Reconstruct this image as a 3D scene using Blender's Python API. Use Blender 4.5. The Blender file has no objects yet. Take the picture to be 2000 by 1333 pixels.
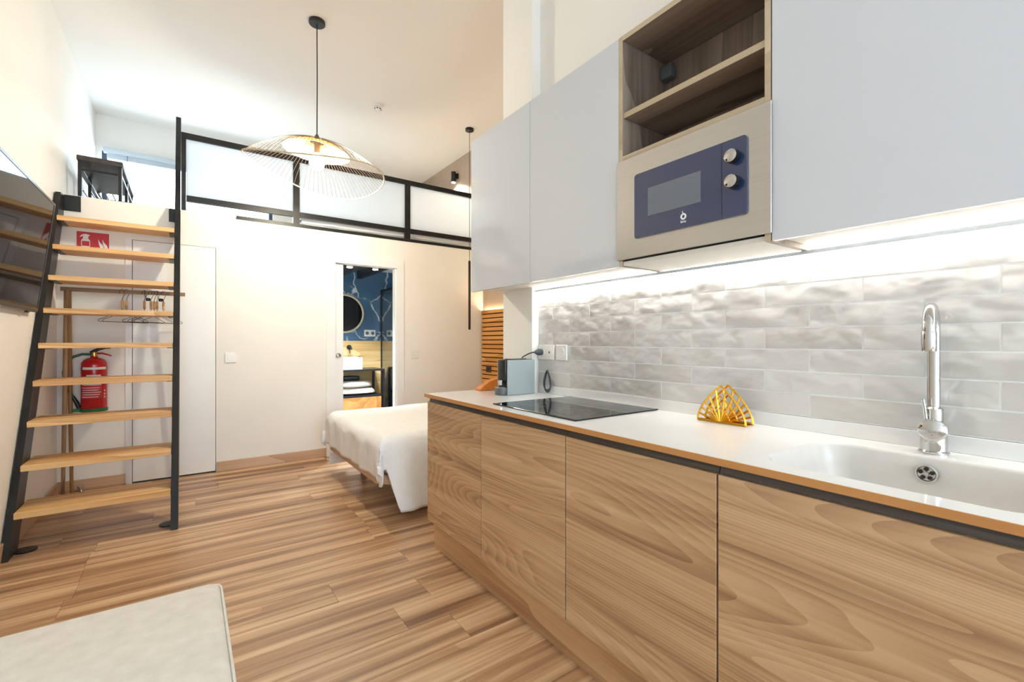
import bpy, bmesh, math, random
from mathutils import Vector, Matrix, noise as mnoise
random.seed(7)
PI = math.pi
sc = bpy.context.scene
col = sc.collection

# ------------------------------------------------------------------ camera
TH = math.atan(635.0/896.0)
CAMZ = 1.212
cam = bpy.data.cameras.new('camera'); cam.sensor_width = 36.0; cam.lens = 896.0/2000.0*36.0
cam.clip_start = 0.02; cam.clip_end = 100
camo = bpy.data.objects.new('camera', cam); col.objects.link(camo)
camo.location = (0, 0, CAMZ); camo.rotation_euler = (PI/2, 0, -TH)
sc.camera = camo

# ------------------------------------------------------------------ world, daylight, exposure
sc.view_settings.view_transform = 'Standard'; sc.view_settings.look = 'None'
sc.view_settings.exposure = 0.28; sc.view_settings.gamma = 1.0
sc.view_settings.use_curve_mapping = False
sc.cycles.max_bounces = 8; sc.cycles.diffuse_bounces = 5; sc.cycles.glossy_bounces = 4; sc.cycles.transmission_bounces = 6
sc.cycles.adaptive_threshold = 0.015; sc.cycles.caustics_reflective = False; sc.cycles.caustics_refractive = False
w = bpy.data.worlds.new('sky'); sc.world = w; w.use_nodes = True
bg = w.node_tree.nodes['Background']
bg.inputs[0].default_value = (0.70, 0.86, 1.0, 1); bg.inputs[1].default_value = 11.0

LED_STRENGTH = 40.0
BULB_W = 58.0
ALCOVE_W = 16.0

def portal(name, loc, sx, sy, rot):
    l = bpy.data.lights.new(name, 'AREA'); l.shape = 'RECTANGLE'; l.size = sx; l.size_y = sy
    l.cycles.is_portal = True
    o = bpy.data.objects.new(name, l); col.objects.link(o); o.location = loc; o.rotation_euler = rot
portal('daylight_portal_front', (0.45, -4.24, 1.45), 2.3, 2.5, (PI/2, 0, 0))
portal('daylight_portal_loft', (0.08, 6.99, 3.05), 1.74, 0.64, (-PI/2, 0, 0))

# ------------------------------------------------------------------ helpers
def srgb(r, g, b):
    f = lambda c: (c/255/12.92) if c/255 <= 0.04045 else ((c/255+0.055)/1.055)**2.4
    return (f(r), f(g), f(b), 1)

MATS = {}
def mat(name, color, rough=0.5, metal=0.0, **kw):
    m = bpy.data.materials.new(name); m.use_nodes = True
    b = m.node_tree.nodes['Principled BSDF']
    b.inputs['Base Color'].default_value = color
    b.inputs['Roughness'].default_value = rough
    b.inputs['Metallic'].default_value = metal
    for k, v in kw.items():
        b.inputs[k].default_value = v
    MATS[name] = m
    return m
def nodes(m): return m.node_tree.nodes, m.node_tree.links, m.node_tree.nodes['Principled BSDF']
def noise_tint(m, c1, c2, scale, detail=3, stretch=(1, 1, 1), bump=0.0, bscale=None, rnd=True):
    n, l, b = nodes(m)
    tc = n.new('ShaderNodeTexCoord'); mp = n.new('ShaderNodeMapping'); mp.inputs['Scale'].default_value = stretch
    l.new(tc.outputs['Object'], mp.inputs['Vector'])
    t = n.new('ShaderNodeTexNoise'); t.inputs['Scale'].default_value = scale; t.inputs['Detail'].default_value = detail
    l.new(mp.outputs[0], t.inputs['Vector'])
    r = n.new('ShaderNodeValToRGB'); r.color_ramp.elements[0].position = 0.3; r.color_ramp.elements[1].position = 0.7
    r.color_ramp.elements[0].color = c1; r.color_ramp.elements[1].color = c2
    l.new(t.outputs['Fac'], r.inputs[0]); l.new(r.outputs[0], b.inputs['Base Color'])
    if bump:
        bp = n.new('ShaderNodeBump'); bp.inputs['Strength'].default_value = bump; bp.inputs['Distance'].default_value = 0.01
        t2 = n.new('ShaderNodeTexNoise'); t2.inputs['Scale'].default_value = bscale or scale; t2.inputs['Detail'].default_value = 2
        l.new(mp.outputs[0], t2.inputs['Vector']); l.new(t2.outputs['Fac'], bp.inputs['Height']); l.new(bp.outputs[0], b.inputs['Normal'])
    return m
def wood(name, cols, along, rough=0.45, scale=1.0, bands=9.0, distort=5.0, bump=0.05, streak=0.5, ring=0.30, fine_w=0.45, spread=1.0, ax=0.13, sfreq=11.0):
    """cols: dark, mid, light. along: axis of the grain (0,1,2)"""
    m = mat(name, cols[1], rough); n, l, b = nodes(m)
    tc = n.new('ShaderNodeTexCoord'); oi = n.new('ShaderNodeObjectInfo')
    mul = n.new('ShaderNodeVectorMath'); mul.operation = 'SCALE'; mul.inputs['Scale'].default_value = 37.0
    cmb = n.new('ShaderNodeCombineXYZ')
    for i in range(3): l.new(oi.outputs['Random'], cmb.inputs[i])
    l.new(cmb.outputs[0], mul.inputs[0])
    add = n.new('ShaderNodeVectorMath'); add.operation = 'ADD'
    l.new(tc.outputs['Object'], add.inputs[0]); l.new(mul.outputs[0], add.inputs[1])
    st = [1.0*scale]*3; st[along] = ax*scale
    mp = n.new('ShaderNodeMapping'); mp.inputs['Scale'].default_value = st
    l.new(add.outputs[0], mp.inputs['Vector'])
    # growth figure: rings of a slowly varying field
    big = n.new('ShaderNodeTexNoise'); big.inputs['Scale'].default_value = 2.6; big.inputs['Detail'].default_value = 1.5
    big.inputs['Distortion'].default_value = 0.3
    l.new(mp.outputs[0], big.inputs['Vector'])
    m1 = n.new('ShaderNodeMath'); m1.operation = 'MULTIPLY'; m1.inputs[1].default_value = bands*distort
    l.new(big.outputs['Fac'], m1.inputs[0])
    s1 = n.new('ShaderNodeMath'); s1.operation = 'FRACT'; l.new(m1.outputs[0], s1.inputs[0])
    # fine streaks
    st2 = [60.0*scale]*3; st2[along] = 1.6*scale
    mp2 = n.new('ShaderNodeMapping'); mp2.inputs['Scale'].default_value = st2
    l.new(add.outputs[0], mp2.inputs['Vector'])
    fine = n.new('ShaderNodeTexNoise'); fine.inputs['Scale'].default_value = 1.0; fine.inputs['Detail'].default_value = 4
    l.new(mp2.outputs[0], fine.inputs['Vector'])
    st3 = [sfreq*scale]*3; st3[along] = 0.5*scale
    mp3 = n.new('ShaderNodeMapping'); mp3.inputs['Scale'].default_value = st3
    l.new(add.outputs[0], mp3.inputs['Vector'])
    mid = n.new('ShaderNodeTexNoise'); mid.inputs['Scale'].default_value = 1.0; mid.inputs['Detail'].default_value = 3
    l.new(mp3.outputs[0], mid.inputs['Vector'])
    # sum
    a1 = n.new('ShaderNodeMath'); a1.operation = 'MULTIPLY'; a1.inputs[1].default_value = ring; l.new(s1.outputs[0], a1.inputs[0])
    a2 = n.new('ShaderNodeMath'); a2.operation = 'MULTIPLY_ADD'; a2.inputs[1].default_value = fine_w; l.new(fine.outputs['Fac'], a2.inputs[0]); l.new(a1.outputs[0], a2.inputs[2])
    a3 = n.new('ShaderNodeMath'); a3.operation = 'MULTIPLY_ADD'; a3.inputs[1].default_value = streak; l.new(mid.outputs['Fac'], a3.inputs[0]); l.new(a2.outputs[0], a3.inputs[2])
    r = n.new('ShaderNodeValToRGB'); e = r.color_ramp.elements
    c0 = ring*.5+fine_w*.5+streak*0.5
    e[0].position = max(0, c0-0.23*spread); e[0].color = cols[0]; e[1].position = min(1, c0+0.2*spread); e[1].color = cols[2]
    q = e.new(c0); q.color = cols[1]
    l.new(a3.outputs[0], r.inputs[0]); l.new(r.outputs[0], b.inputs['Base Color'])
    if bump:
        bp = n.new('ShaderNodeBump'); bp.inputs['Strength'].default_value = bump; bp.inputs['Distance'].default_value = 0.002
        l.new(fine.outputs['Fac'], bp.inputs['Height']); l.new(bp.outputs[0], b.inputs['Normal'])
    return m
def emis(name, color, strength):
    m = mat(name, color, 0.5); b = m.node_tree.nodes['Principled BSDF']
    b.inputs['Emission Color'].default_value = color; b.inputs['Emission Strength'].default_value = strength
    return m

def box(bm, x0, x1, y0, y1, z0, z1):
    v = [bm.verts.new(p) for p in ((x0,y0,z0),(x1,y0,z0),(x1,y1,z0),(x0,y1,z0),(x0,y0,z1),(x1,y0,z1),(x1,y1,z1),(x0,y1,z1))]
    for f in ((0,3,2,1),(4,5,6,7),(0,1,5,4),(1,2,6,5),(2,3,7,6),(3,0,4,7)): bm.faces.new([v[i] for i in f])
    return v
def prism(bm, poly, axis, a0, a1):
    """poly: list of 2-D points in the two other axes (in xyz order), extruded along axis from a0 to a1"""
    def P(p, a):
        q = list(p); q.insert(axis, a); return q
    lo = [bm.verts.new(P(p, a0)) for p in poly]; hi = [bm.verts.new(P(p, a1)) for p in poly]
    n = len(poly)
    bm.faces.new(lo[::-1]); bm.faces.new(hi)
    for i in range(n): bm.faces.new([lo[i], lo[(i+1)%n], hi[(i+1)%n], hi[i]])
def tube(bm, pts, r, n=8, closed=False):
    pts = [Vector(p) for p in pts]; m = len(pts)
    rr = r if isinstance(r, (list, tuple)) else [r]*m
    rings = []; prev = None
    for i, p in enumerate(pts):
        if closed: t = pts[(i+1)%m]-pts[i-1]
        else: t = pts[min(i+1, m-1)]-pts[max(i-1, 0)]
        t.normalize()
        if prev is None:
            a = Vector((0,0,1)) if abs(t.z) < 0.9 else Vector((1,0,0))
            u = t.cross(a).normalized()
        else:
            u = (prev - t*prev.dot(t)); u.normalize()
        prev = u; v = t.cross(u)
        rings.append([bm.verts.new(p + (u*math.cos(2*PI*k/n)+v*math.sin(2*PI*k/n))*rr[i]) for k in range(n)])
    rng = range(m) if closed else range(m-1)
    for i in rng:
        A, B = rings[i], rings[(i+1)%m]
        for k in range(n): bm.faces.new([A[k], A[(k+1)%n], B[(k+1)%n], B[k]])
    if not closed:
        bm.faces.new(rings[0][::-1]); bm.faces.new(rings[-1])
def lathe(bm, prof, c=(0,0,0), n=24, axis='z', cap=True):
    """prof: list of (radius, height along the axis)"""
    c = Vector(c); rings = []
    for r, h in prof:
        ring = []
        for k in range(n):
            a = 2*PI*k/n; x, y = r*math.cos(a), r*math.sin(a)
            p = {'z': (x, y, h), 'x': (h, x, y), 'y': (y, h, x)}[axis]
            ring.append(bm.verts.new(c+Vector(p)))
        rings.append(ring)
    for A, B in zip(rings, rings[1:]):
        for k in range(n): bm.faces.new([A[k], A[(k+1)%n], B[(k+1)%n], B[k]])
    if cap:
        bm.faces.new(rings[0][::-1]); bm.faces.new(rings[-1])
def bevel(bm, w, seg=2):
    bmesh.ops.bevel(bm, geom=bm.edges[:], offset=w, segments=seg, affect='EDGES', profile=0.5)

WORLD = {}
def wloc(o): return WORLD.get(o.name, Vector((0,0,0)))
def thing(name, label, cat, loc=(0,0,0), group=None, rotz=0):
    o = bpy.data.objects.new(name, None); col.objects.link(o); o.empty_display_size = 0.05
    o.location = loc; o.rotation_euler = (0,0,rotz); WORLD[o.name] = Vector(loc)
    o['label'] = label; o['category'] = cat
    if group: o['group'] = group
    return o
def tag(o, label, cat, group=None):
    o['label'] = label; o['category'] = cat
    if group: o['group'] = group
    return o
def struct(o):
    o['kind'] = 'structure'; return o
def mesh(name, bm, m, smooth=None):
    bmesh.ops.recalc_face_normals(bm, faces=bm.faces[:])
    me = bpy.data.meshes.new(name); bm.to_mesh(me); bm.free()
    if m is not None: me.materials.append(MATS[m] if isinstance(m, str) else m)
    if smooth is not None:
        me.shade_smooth()
        me.set_sharp_from_angle(angle=math.radians(smooth))
    return me
def obj(name, bm, m, parent=None, smooth=None, label=None, local=False, origin=None):
    """bm in world coordinates (unless local); stored relative to the parent or to its own base centre"""
    if not local:
        if parent is not None and origin is None: off = wloc(parent)
        elif origin == 'mid' or parent is None:
            xs = [v.co for v in bm.verts]
            lo = Vector((min(v.x for v in xs), min(v.y for v in xs), min(v.z for v in xs)))
            hi = Vector((max(v.x for v in xs), max(v.y for v in xs), max(v.z for v in xs)))
            off = Vector(((lo.x+hi.x)/2, (lo.y+hi.y)/2, lo.z))
        bmesh.ops.translate(bm, verts=bm.verts[:], vec=-off)
    me = mesh(name, bm, m, smooth)
    o = bpy.data.objects.new(name, me); col.objects.link(o)
    if parent is not None:
        o.parent = parent
        if not local:
            o.location = off - wloc(parent); WORLD[o.name] = off
        else: WORLD[o.name] = wloc(parent)
    elif not local:
        o.location = off; WORLD[o.name] = off
    if label: o['label'] = label
    return o
def bobj(name, dims, m, parent=None, bev=0.0, seg=2, label=None, origin=None):
    bm = bmesh.new(); box(bm, *dims)
    if bev: bevel(bm, bev, seg)
    return obj(name, bm, m, parent, smooth=35 if bev else None, label=label, origin=origin)
def tobj(name, pts, r, m, parent=None, n=8, closed=False, label=None):
    bm = bmesh.new(); tube(bm, pts, r, n, closed); return obj(name, bm, m, parent, smooth=50, label=label)
def lobj(name, prof, c, m, parent=None, n=24, axis='z', label=None, smooth=40):
    bm = bmesh.new(); lathe(bm, prof, c, n, axis); return obj(name, bm, m, parent, smooth=smooth, label=label)
def copy_tree(root, loc, label=None, group=None, rotz=None):
    r = root.copy(); col.objects.link(r); r.location = loc
    if rotz is not None: r.rotation_euler = (0,0,rotz)
    if label: r['label'] = label
    if group: r['group'] = group
    for ch in list(root.children):
        c = ch.copy(); col.objects.link(c); c.parent = r
        for g in list(ch.children):
            d = g.copy(); col.objects.link(d); d.parent = c
    return r

# ------------------------------------------------------------------ materials
mat('wall_paint', srgb(238, 234, 226), 0.7)
noise_tint(MATS['wall_paint'], srgb(238, 235, 230), srgb(242, 239, 234), 1.5, bump=0.06, bscale=60)
mat('ceiling_paint', srgb(236, 234, 229), 0.75)
noise_tint(MATS['ceiling_paint'], srgb(235, 233, 228), srgb(238, 236, 231), 1.0, bump=0.04, bscale=50)
mat('taupe_paint', srgb(176, 158, 140), 0.7); noise_tint(MATS['taupe_paint'], srgb(172, 154, 137), srgb(180, 162, 144), 2.0)
mat('door_white', srgb(240, 240, 240), 0.35); noise_tint(MATS['door_white'], srgb(238, 238, 238), srgb(242, 242, 242), 3.0)
mat('black_steel', srgb(34, 33, 34), 0.38, 0.35); noise_tint(MATS['black_steel'], srgb(28, 28, 29), srgb(42, 41, 41), 9.0, bump=0.03, bscale=120)
mat('black_plastic', srgb(24, 24, 26), 0.35)
mat('chrome', srgb(200, 199, 198), 0.05, 1.0)
mat('steel', srgb(205, 200, 194), 0.30, 1.0); noise_tint(MATS['steel'], srgb(196, 194, 191), srgb(202, 200, 197), 2.0, stretch=(1, 1, 90))
mat('lacquer', srgb(214, 218, 226), 0.10); MATS['lacquer'].node_tree.nodes['Principled BSDF'].inputs['Coat Weight'].default_value = 0.4
MATS['lacquer'].node_tree.nodes['Principled BSDF'].inputs['Coat Roughness'].default_value = 0.03
mat('carcass_white', srgb(228, 224, 216), 0.5)
mat('worktop_white', srgb(234, 233, 231), 0.06); noise_tint(MATS['worktop_white'], srgb(233, 232, 230), srgb(235, 234, 232), 30)
mat('basin_shaded_white', srgb(214, 211, 206), 0.25); noise_tint(MATS['basin_shaded_white'], srgb(213, 210, 205), srgb(216, 213, 208), 30)  # worktop white made greyer: the basin's shade is put into its colour
mat('edge_tan', srgb(196, 140, 92), 0.35); noise_tint(MATS['edge_tan'], srgb(194, 136, 78), srgb(206, 150, 90), 20, stretch=(1, .1, 1))
mat('alu_dark', srgb(96, 90, 86), 0.38, 0.7); noise_tint(MATS['alu_dark'], srgb(88, 82, 78), srgb(104, 98, 94), 30, stretch=(8, .1, 8))
mat('mw_glass', srgb(34, 52, 96), 0.05); MATS['mw_glass'].node_tree.nodes['Principled BSDF'].inputs['Coat Weight'].default_value = 1.0
mat('mw_window', srgb(112, 120, 132), 0.12)
mat('hob_glass', srgb(16, 16, 18), 0.04); 
mat('tile_white', srgb(226, 224, 220), 0.12)
mat('grout', srgb(250, 249, 247), 0.8)
mat('plastic_white', srgb(236, 234, 230), 0.3)
mat('print_white', srgb(240, 240, 238), 0.6)
mat('gold', srgb(226, 172, 62), 0.2, 1.0)
mat('sage', srgb(150, 163, 164), 0.3); 
mat('grey_plastic', srgb(98, 102, 106), 0.4)
mat('leather_tan', srgb(206, 118, 36), 0.5); noise_tint(MATS['leather_tan'], srgb(198, 110, 32), srgb(214, 126, 42), 14)
mat('cable', srgb(60, 62, 66), 0.5)
mat('sheet', srgb(242, 241, 242), 0.85); noise_tint(MATS['sheet'], srgb(240, 239, 240), srgb(244, 243, 244), 20, bump=0.15, bscale=9)
mat('bed_base', srgb(196, 162, 130), 0.7); noise_tint(MATS['bed_base'], srgb(190, 155, 124), srgb(203, 169, 137), 40, bump=0.1, bscale=300)
mat('ottoman', srgb(228, 222, 212), 0.95); noise_tint(MATS['ottoman'], srgb(222, 215, 204), srgb(234, 228, 219), 26, detail=5, bump=0.12, bscale=200)
MATS['ottoman'].node_tree.nodes['Principled BSDF'].inputs['Sheen Weight'].default_value = 0.3
mat('tv_screen', srgb(10, 10, 12), 0.04, 0.0, **{'IOR': 1.15})
mat('red_paint', srgb(190, 20, 30), 0.22)
mat('label_red', srgb(205, 60, 66), 0.5)
mat('sign_red', srgb(196, 26, 36), 0.45)
mat('green_plastic', srgb(10, 112, 60), 0.45)
mat('rubber_green', srgb(16, 84, 66), 0.4)
mat('brass', srgb(196, 160, 90), 0.3, 1.0)
mat('bench_top', srgb(62, 52, 48), 0.5); noise_tint(MATS['bench_top'], srgb(54, 46, 42), srgb(70, 60, 54), 30, stretch=(1, .1, 1))
mat('cane', srgb(206, 190, 160), 0.6)
mat('wire_brown', srgb(104, 88, 76), 0.5)
mat('shade_cream', srgb(246, 226, 180), 0.8)
_n, _l, _b = nodes(MATS['shade_cream']); _tr = _n.new('ShaderNodeBsdfTranslucent'); _tr.inputs[0].default_value = srgb(250, 228, 180)
_mx = _n.new('ShaderNodeMixShader'); _mx.inputs[0].default_value = 0.5
_l.new(_b.outputs[0], _mx.inputs[1]); _l.new(_tr.outputs[0], _mx.inputs[2]); _l.new(_mx.outputs[0], _n['Material Output'].inputs[0])
mat('frost', srgb(226, 232, 238), 0.6)
_n, _l, _b = nodes(MATS['frost']); _tr = _n.new('ShaderNodeBsdfTranslucent'); _tr.inputs[0].default_value = srgb(240, 244, 248)
_mx = _n.new('ShaderNodeMixShader'); _mx.inputs[0].default_value = 0.72
_l.new(_b.outputs[0], _mx.inputs[1]); _l.new(_tr.outputs[0], _mx.inputs[2]); _l.new(_mx.outputs[0], _n['Material Output'].inputs[0])
mat('clear_glass', (1, 1, 1, 1), 0.02)
_n, _l, _b = nodes(MATS['clear_glass']); _tr = _n.new('ShaderNodeBsdfTransparent'); _gl = _n.new('ShaderNodeBsdfGlossy'); _gl.inputs['Roughness'].default_value = 0.02
_mx = _n.new('ShaderNodeMixShader'); _mx.inputs[0].default_value = 0.06
_l.new(_tr.outputs[0], _mx.inputs[1]); _l.new(_gl.outputs[0], _mx.inputs[2]); _l.new(_mx.outputs[0], _n['Material Output'].inputs[0])
mat('shower_glass', (1, 1, 1, 1), 0.02)
_n, _l, _b = nodes(MATS['shower_glass']); _tr = _n.new('ShaderNodeBsdfTransparent'); _tr.inputs[0].default_value = (.55, .6, .6, 1); _gl = _n.new('ShaderNodeBsdfGlossy'); _gl.inputs['Roughness'].default_value = 0.02
_mx = _n.new('ShaderNodeMixShader'); _mx.inputs[0].default_value = 0.55
_l.new(_tr.outputs[0], _mx.inputs[1]); _l.new(_gl.outputs[0], _mx.inputs[2]); _l.new(_mx.outputs[0], _n['Material Output'].inputs[0])
mat('mirror', srgb(60, 62, 66), 0.03, 1.0)
mat('socket_dark', srgb(60, 48, 34), 0.4)
mat('slat_back', srgb(70, 36, 14), 0.8)
mat('towel', srgb(228, 216, 202), 0.95)
mat('window_frame', srgb(60, 72, 90), 0.4)
mat('blind', srgb(196, 206, 214), 0.5)
wood('cab_wood', (srgb(158, 120, 88), srgb(200, 164, 126), srgb(220, 188, 150)), 1, 0.42, bands=22.0, distort=3.0, streak=0.7, ring=.17, fine_w=.45, ax=.12)
wood('plinth_wood', (srgb(164, 124, 88), srgb(198, 158, 117), srgb(214, 178, 136)), 1, 0.45, bands=4, distort=2)
wood('floor_wood', (srgb(126, 90, 66), srgb(182, 142, 106), srgb(222, 188, 150)), 0, 0.32, scale=1.0, bands=3.0, distort=2.2, streak=1.0, bump=0.08, ring=.06, fine_w=.35, spread=.85, sfreq=13.0)
wood('tread_wood', (srgb(196, 140, 82), srgb(226, 178, 118), srgb(238, 198, 142)), 0, 0.45, scale=1.3, bands=4, distort=2.0)
wood('niche_wood', (srgb(104, 88, 76), srgb(138, 121, 107), srgb(154, 138, 123)), 2, 0.5, bands=3, distort=2)
wood('niche_wood_y', (srgb(104, 88, 76), srgb(138, 121, 107), srgb(154, 138, 123)), 1, 0.5, bands=3, distort=2)
wood('niche_edge', (srgb(178, 160, 132), srgb(196, 178, 150), srgb(206, 190, 164)), 1, 0.5, bands=2, distort=2)
wood('base_wood', (srgb(176, 140, 112), srgb(198, 164, 134), srgb(210, 178, 150)), 0, 0.5, bands=3, distort=2)
wood('base_wood_y', (srgb(176, 140, 112), srgb(198, 164, 134), srgb(210, 178, 150)), 1, 0.5, bands=3, distort=2)
wood('slat_wood', (srgb(188, 122, 56), srgb(212, 148, 76), srgb(226, 168, 96)), 1, 0.5, bands=3, distort=2)
wood('rack_wood', (srgb(122, 90, 56), srgb(150, 114, 74), srgb(170, 134, 92)), 2, 0.5, bands=3, distort=2)
wood('rack_wood_x', (srgb(110, 82, 50), srgb(134, 102, 66), srgb(150, 118, 80)), 0, 0.5, bands=3, distort=2)
wood('gold_tile', (srgb(196, 150, 84), srgb(222, 182, 118), srgb(236, 202, 144)), 0, 0.35, bands=4, distort=2, streak=.8)
# glazed tile: hand-made ripples
n_, l_, b_ = nodes(MATS['tile_white'])
tc = n_.new('ShaderNodeTexCoord'); oi = n_.new('ShaderNodeObjectInfo'); ad = n_.new('ShaderNodeVectorMath'); ad.operation = 'ADD'
sc_ = n_.new('ShaderNodeMath'); sc_.operation = 'MULTIPLY'; sc_.inputs[1].default_value = 50
l_.new(oi.outputs['Random'], sc_.inputs[0]); l_.new(tc.outputs['Object'], ad.inputs[0]); l_.new(sc_.outputs[0], ad.inputs[1])
mp_ = n_.new('ShaderNodeMapping'); mp_.inputs['Scale'].default_value = (1, 0.75, 1); l_.new(ad.outputs[0], mp_.inputs[0])
tn = n_.new('ShaderNodeTexNoise'); tn.inputs['Scale'].default_value = 15; tn.inputs['Detail'].default_value = 1.5; tn.inputs['Roughness'].default_value = 0.45
l_.new(mp_.outputs[0], tn.inputs[0])
bp_ = n_.new('ShaderNodeBump'); bp_.inputs['Strength'].default_value = 0.8; bp_.inputs['Distance'].default_value = 0.018
l_.new(tn.outputs['Fac'], bp_.inputs['Height']); l_.new(bp_.outputs[0], b_.inputs['Normal'])
tv = n_.new('ShaderNodeValToRGB'); tv.color_ramp.elements[0].color = srgb(200, 196, 191); tv.color_ramp.elements[1].color = srgb(216, 214, 211)
l_.new(oi.outputs['Random'], tv.inputs[0]); l_.new(tv.outputs[0], b_.inputs['Base Color'])
# blue marble with white veins
m_ = mat('marble', srgb(70, 104, 132), 0.12); n_, l_, b_ = nodes(m_)
tc = n_.new('ShaderNodeTexCoord')
w1 = n_.new('ShaderNodeTexNoise'); w1.inputs['Scale'].default_value = 2.2; w1.inputs['Detail'].default_value = 4; l_.new(tc.outputs['Object'], w1.inputs[0])
mxv = n_.new('ShaderNodeMix'); mxv.data_type = 'VECTOR'; mxv.inputs['Factor'].default_value = 0.32
l_.new(tc.outputs['Object'], mxv.inputs[4]); l_.new(w1.outputs['Color'], mxv.inputs[5])
vo = n_.new('ShaderNodeTexVoronoi'); vo.feature = 'DISTANCE_TO_EDGE'; vo.inputs['Scale'].default_value = 3.4; l_.new(mxv.outputs[1], vo.inputs['Vector'])
rv = n_.new('ShaderNodeValToRGB'); rv.color_ramp.elements[0].color = srgb(214, 224, 232); rv.color_ramp.elements[0].position = 0.004
rv.color_ramp.elements[1].color = srgb(66, 100, 128); rv.color_ramp.elements[1].position = 0.03
l_.new(vo.outputs['Distance'], rv.inputs[0])
msk = n_.new('ShaderNodeTexNoise'); msk.inputs['Scale'].default_value = 2.6; l_.new(tc.outputs['Object'], msk.inputs[0])
mr = n_.new('ShaderNodeValToRGB'); mr.color_ramp.elements[0].position = 0.40; mr.color_ramp.elements[1].position = 0.52; l_.new(msk.outputs['Fac'], mr.inputs[0])
mc = n_.new('ShaderNodeMix'); mc.data_type = 'RGBA'; mc.inputs[6].default_value = srgb(72, 108, 136)
l_.new(mr.outputs[0], mc.inputs[0]); l_.new(rv.outputs[0], mc.inputs[7]); l_.new(mc.outputs[2], b_.inputs['Base Color'])
emis('led_white', (1.0, 0.97, 0.92, 1), LED_STRENGTH)
emis('led_warm', (1.0, 0.78, 0.48, 1), 55.0)
emis('bulb_glow', (1.0, 0.84, 0.60, 1), 35.0)
emis('spot_glow', (1.0, 0.9, 0.75, 1), 25.0)

# ------------------------------------------------------------------ room shell
XL, XK, XR = -0.84, 1.74, 3.12
YF, YW, YB = -4.2, 5.05, 6.93
ZC, ZL = 3.78, 2.385
bm = bmesh.new(); box(bm, -1.0, 3.3, YF-.1, 7.1, -0.12, -0.012); floor = struct(obj('floor', bm, 'grout'))
# planks, grain along x, each its own piece
PW = 0.19; seams = {}
row = 0; y = YW - 0.001
fixed = {9: 0.965, 7: 0.975, 14: 0.575, 13: 1.0, 17: 0.95, 15: 0.95, 8: -0.45, 10: -0.44, 11: -0.468}
pmesh = {}
while y > YF+0.02:
    y0 = max(y-PW, YF)
    xr = 3.11 if y0 > 2.47 else 1.26
    off = fixed.get(row, None)
    st = (off if off is not None else random.uniform(-0.7, 0.7))
    xs = [st + 1.41*k for k in range(-3, 4)]
    xs = [XL+.001] + [x for x in xs if XL+.12 < x < xr-.12] + [xr]
    for a, b in zip(xs, xs[1:]):
        bm = bmesh.new(); box(bm, a+.0007, b-.0007, y0+.0006, y-.0006, -0.012, 0.0)
        o = obj('plank', bm, 'floor_wood', floor, origin='mid')
    y = y0; row += 1
bm = bmesh.new(); box(bm, -1.0, 3.3, YF-.1, 7.1, ZC, ZC+.12); struct(obj('ceiling', bm, 'ceiling_paint'))
bm = bmesh.new(); box(bm, XL-.14, XL, YF-.1, 7.05, -0.01, ZC); struct(obj('wall_left', bm, 'wall_paint'))
# kitchen wall: a solid block whose end is the pillar beside the bed
bm = bmesh.new(); box(bm, XK, XR, YF-.1, 2.464, -.01, ZC); box(bm, 1.677, XK, 2.16, 2.464, -.01, ZC)
wall_right = struct(obj('wall_right', bm, 'wall_paint'))
bm = bmesh.new(); box(bm, XR, XR+.14, 2.0, 7.05, -0.01, ZC); struct(obj('wall_bed_side', bm, 'taupe_paint'))
# wall under the loft with its two door openings
bm = bmesh.new()
D1 = (-0.38, 0.22, 2.075); D2 = (1.284, 1.962, 2.045)
T0, T1 = YW, YW+.10
box(bm, XL, D1[0], T0, T1, 0, ZL-.01); box(bm, D1[0], D1[1], T0, T1, D1[2], ZL-.01); box(bm, D1[1], D2[0], T0, T1, 0, ZL-.01)
box(bm, D2[0], D2[1], T0, T1, D2[2], ZL-.01); box(bm, D2[1], XR, T0, T1, 0, ZL-.01)
struct(obj('wall_back', bm, 'wall_paint'))
bm = bmesh.new(); box(bm, XL, XR, T1, YB, 2.27, ZL-.01); box(bm, XL, XR, YW+.002, YB, ZL-.01, ZL); struct(obj('floor_loft', bm, 'wall_paint'))
# rear wall behind the loft with the window opening
WX0, WX1, WZ0, WZ1 = -0.79, 0.95, 2.72, 3.385
bm = bmesh.new()
box(bm, XL, WX0, YB, YB+.14, -.01, ZC); box(bm, WX1, XR, YB, YB+.14, -.01, ZC); box(bm, WX0, WX1, YB, YB+.14, -.01, WZ0); box(bm, WX0, WX1, YB, YB+.14, WZ1, ZC)
struct(obj('wall_loft_rear', bm, 'wall_paint'))
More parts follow.
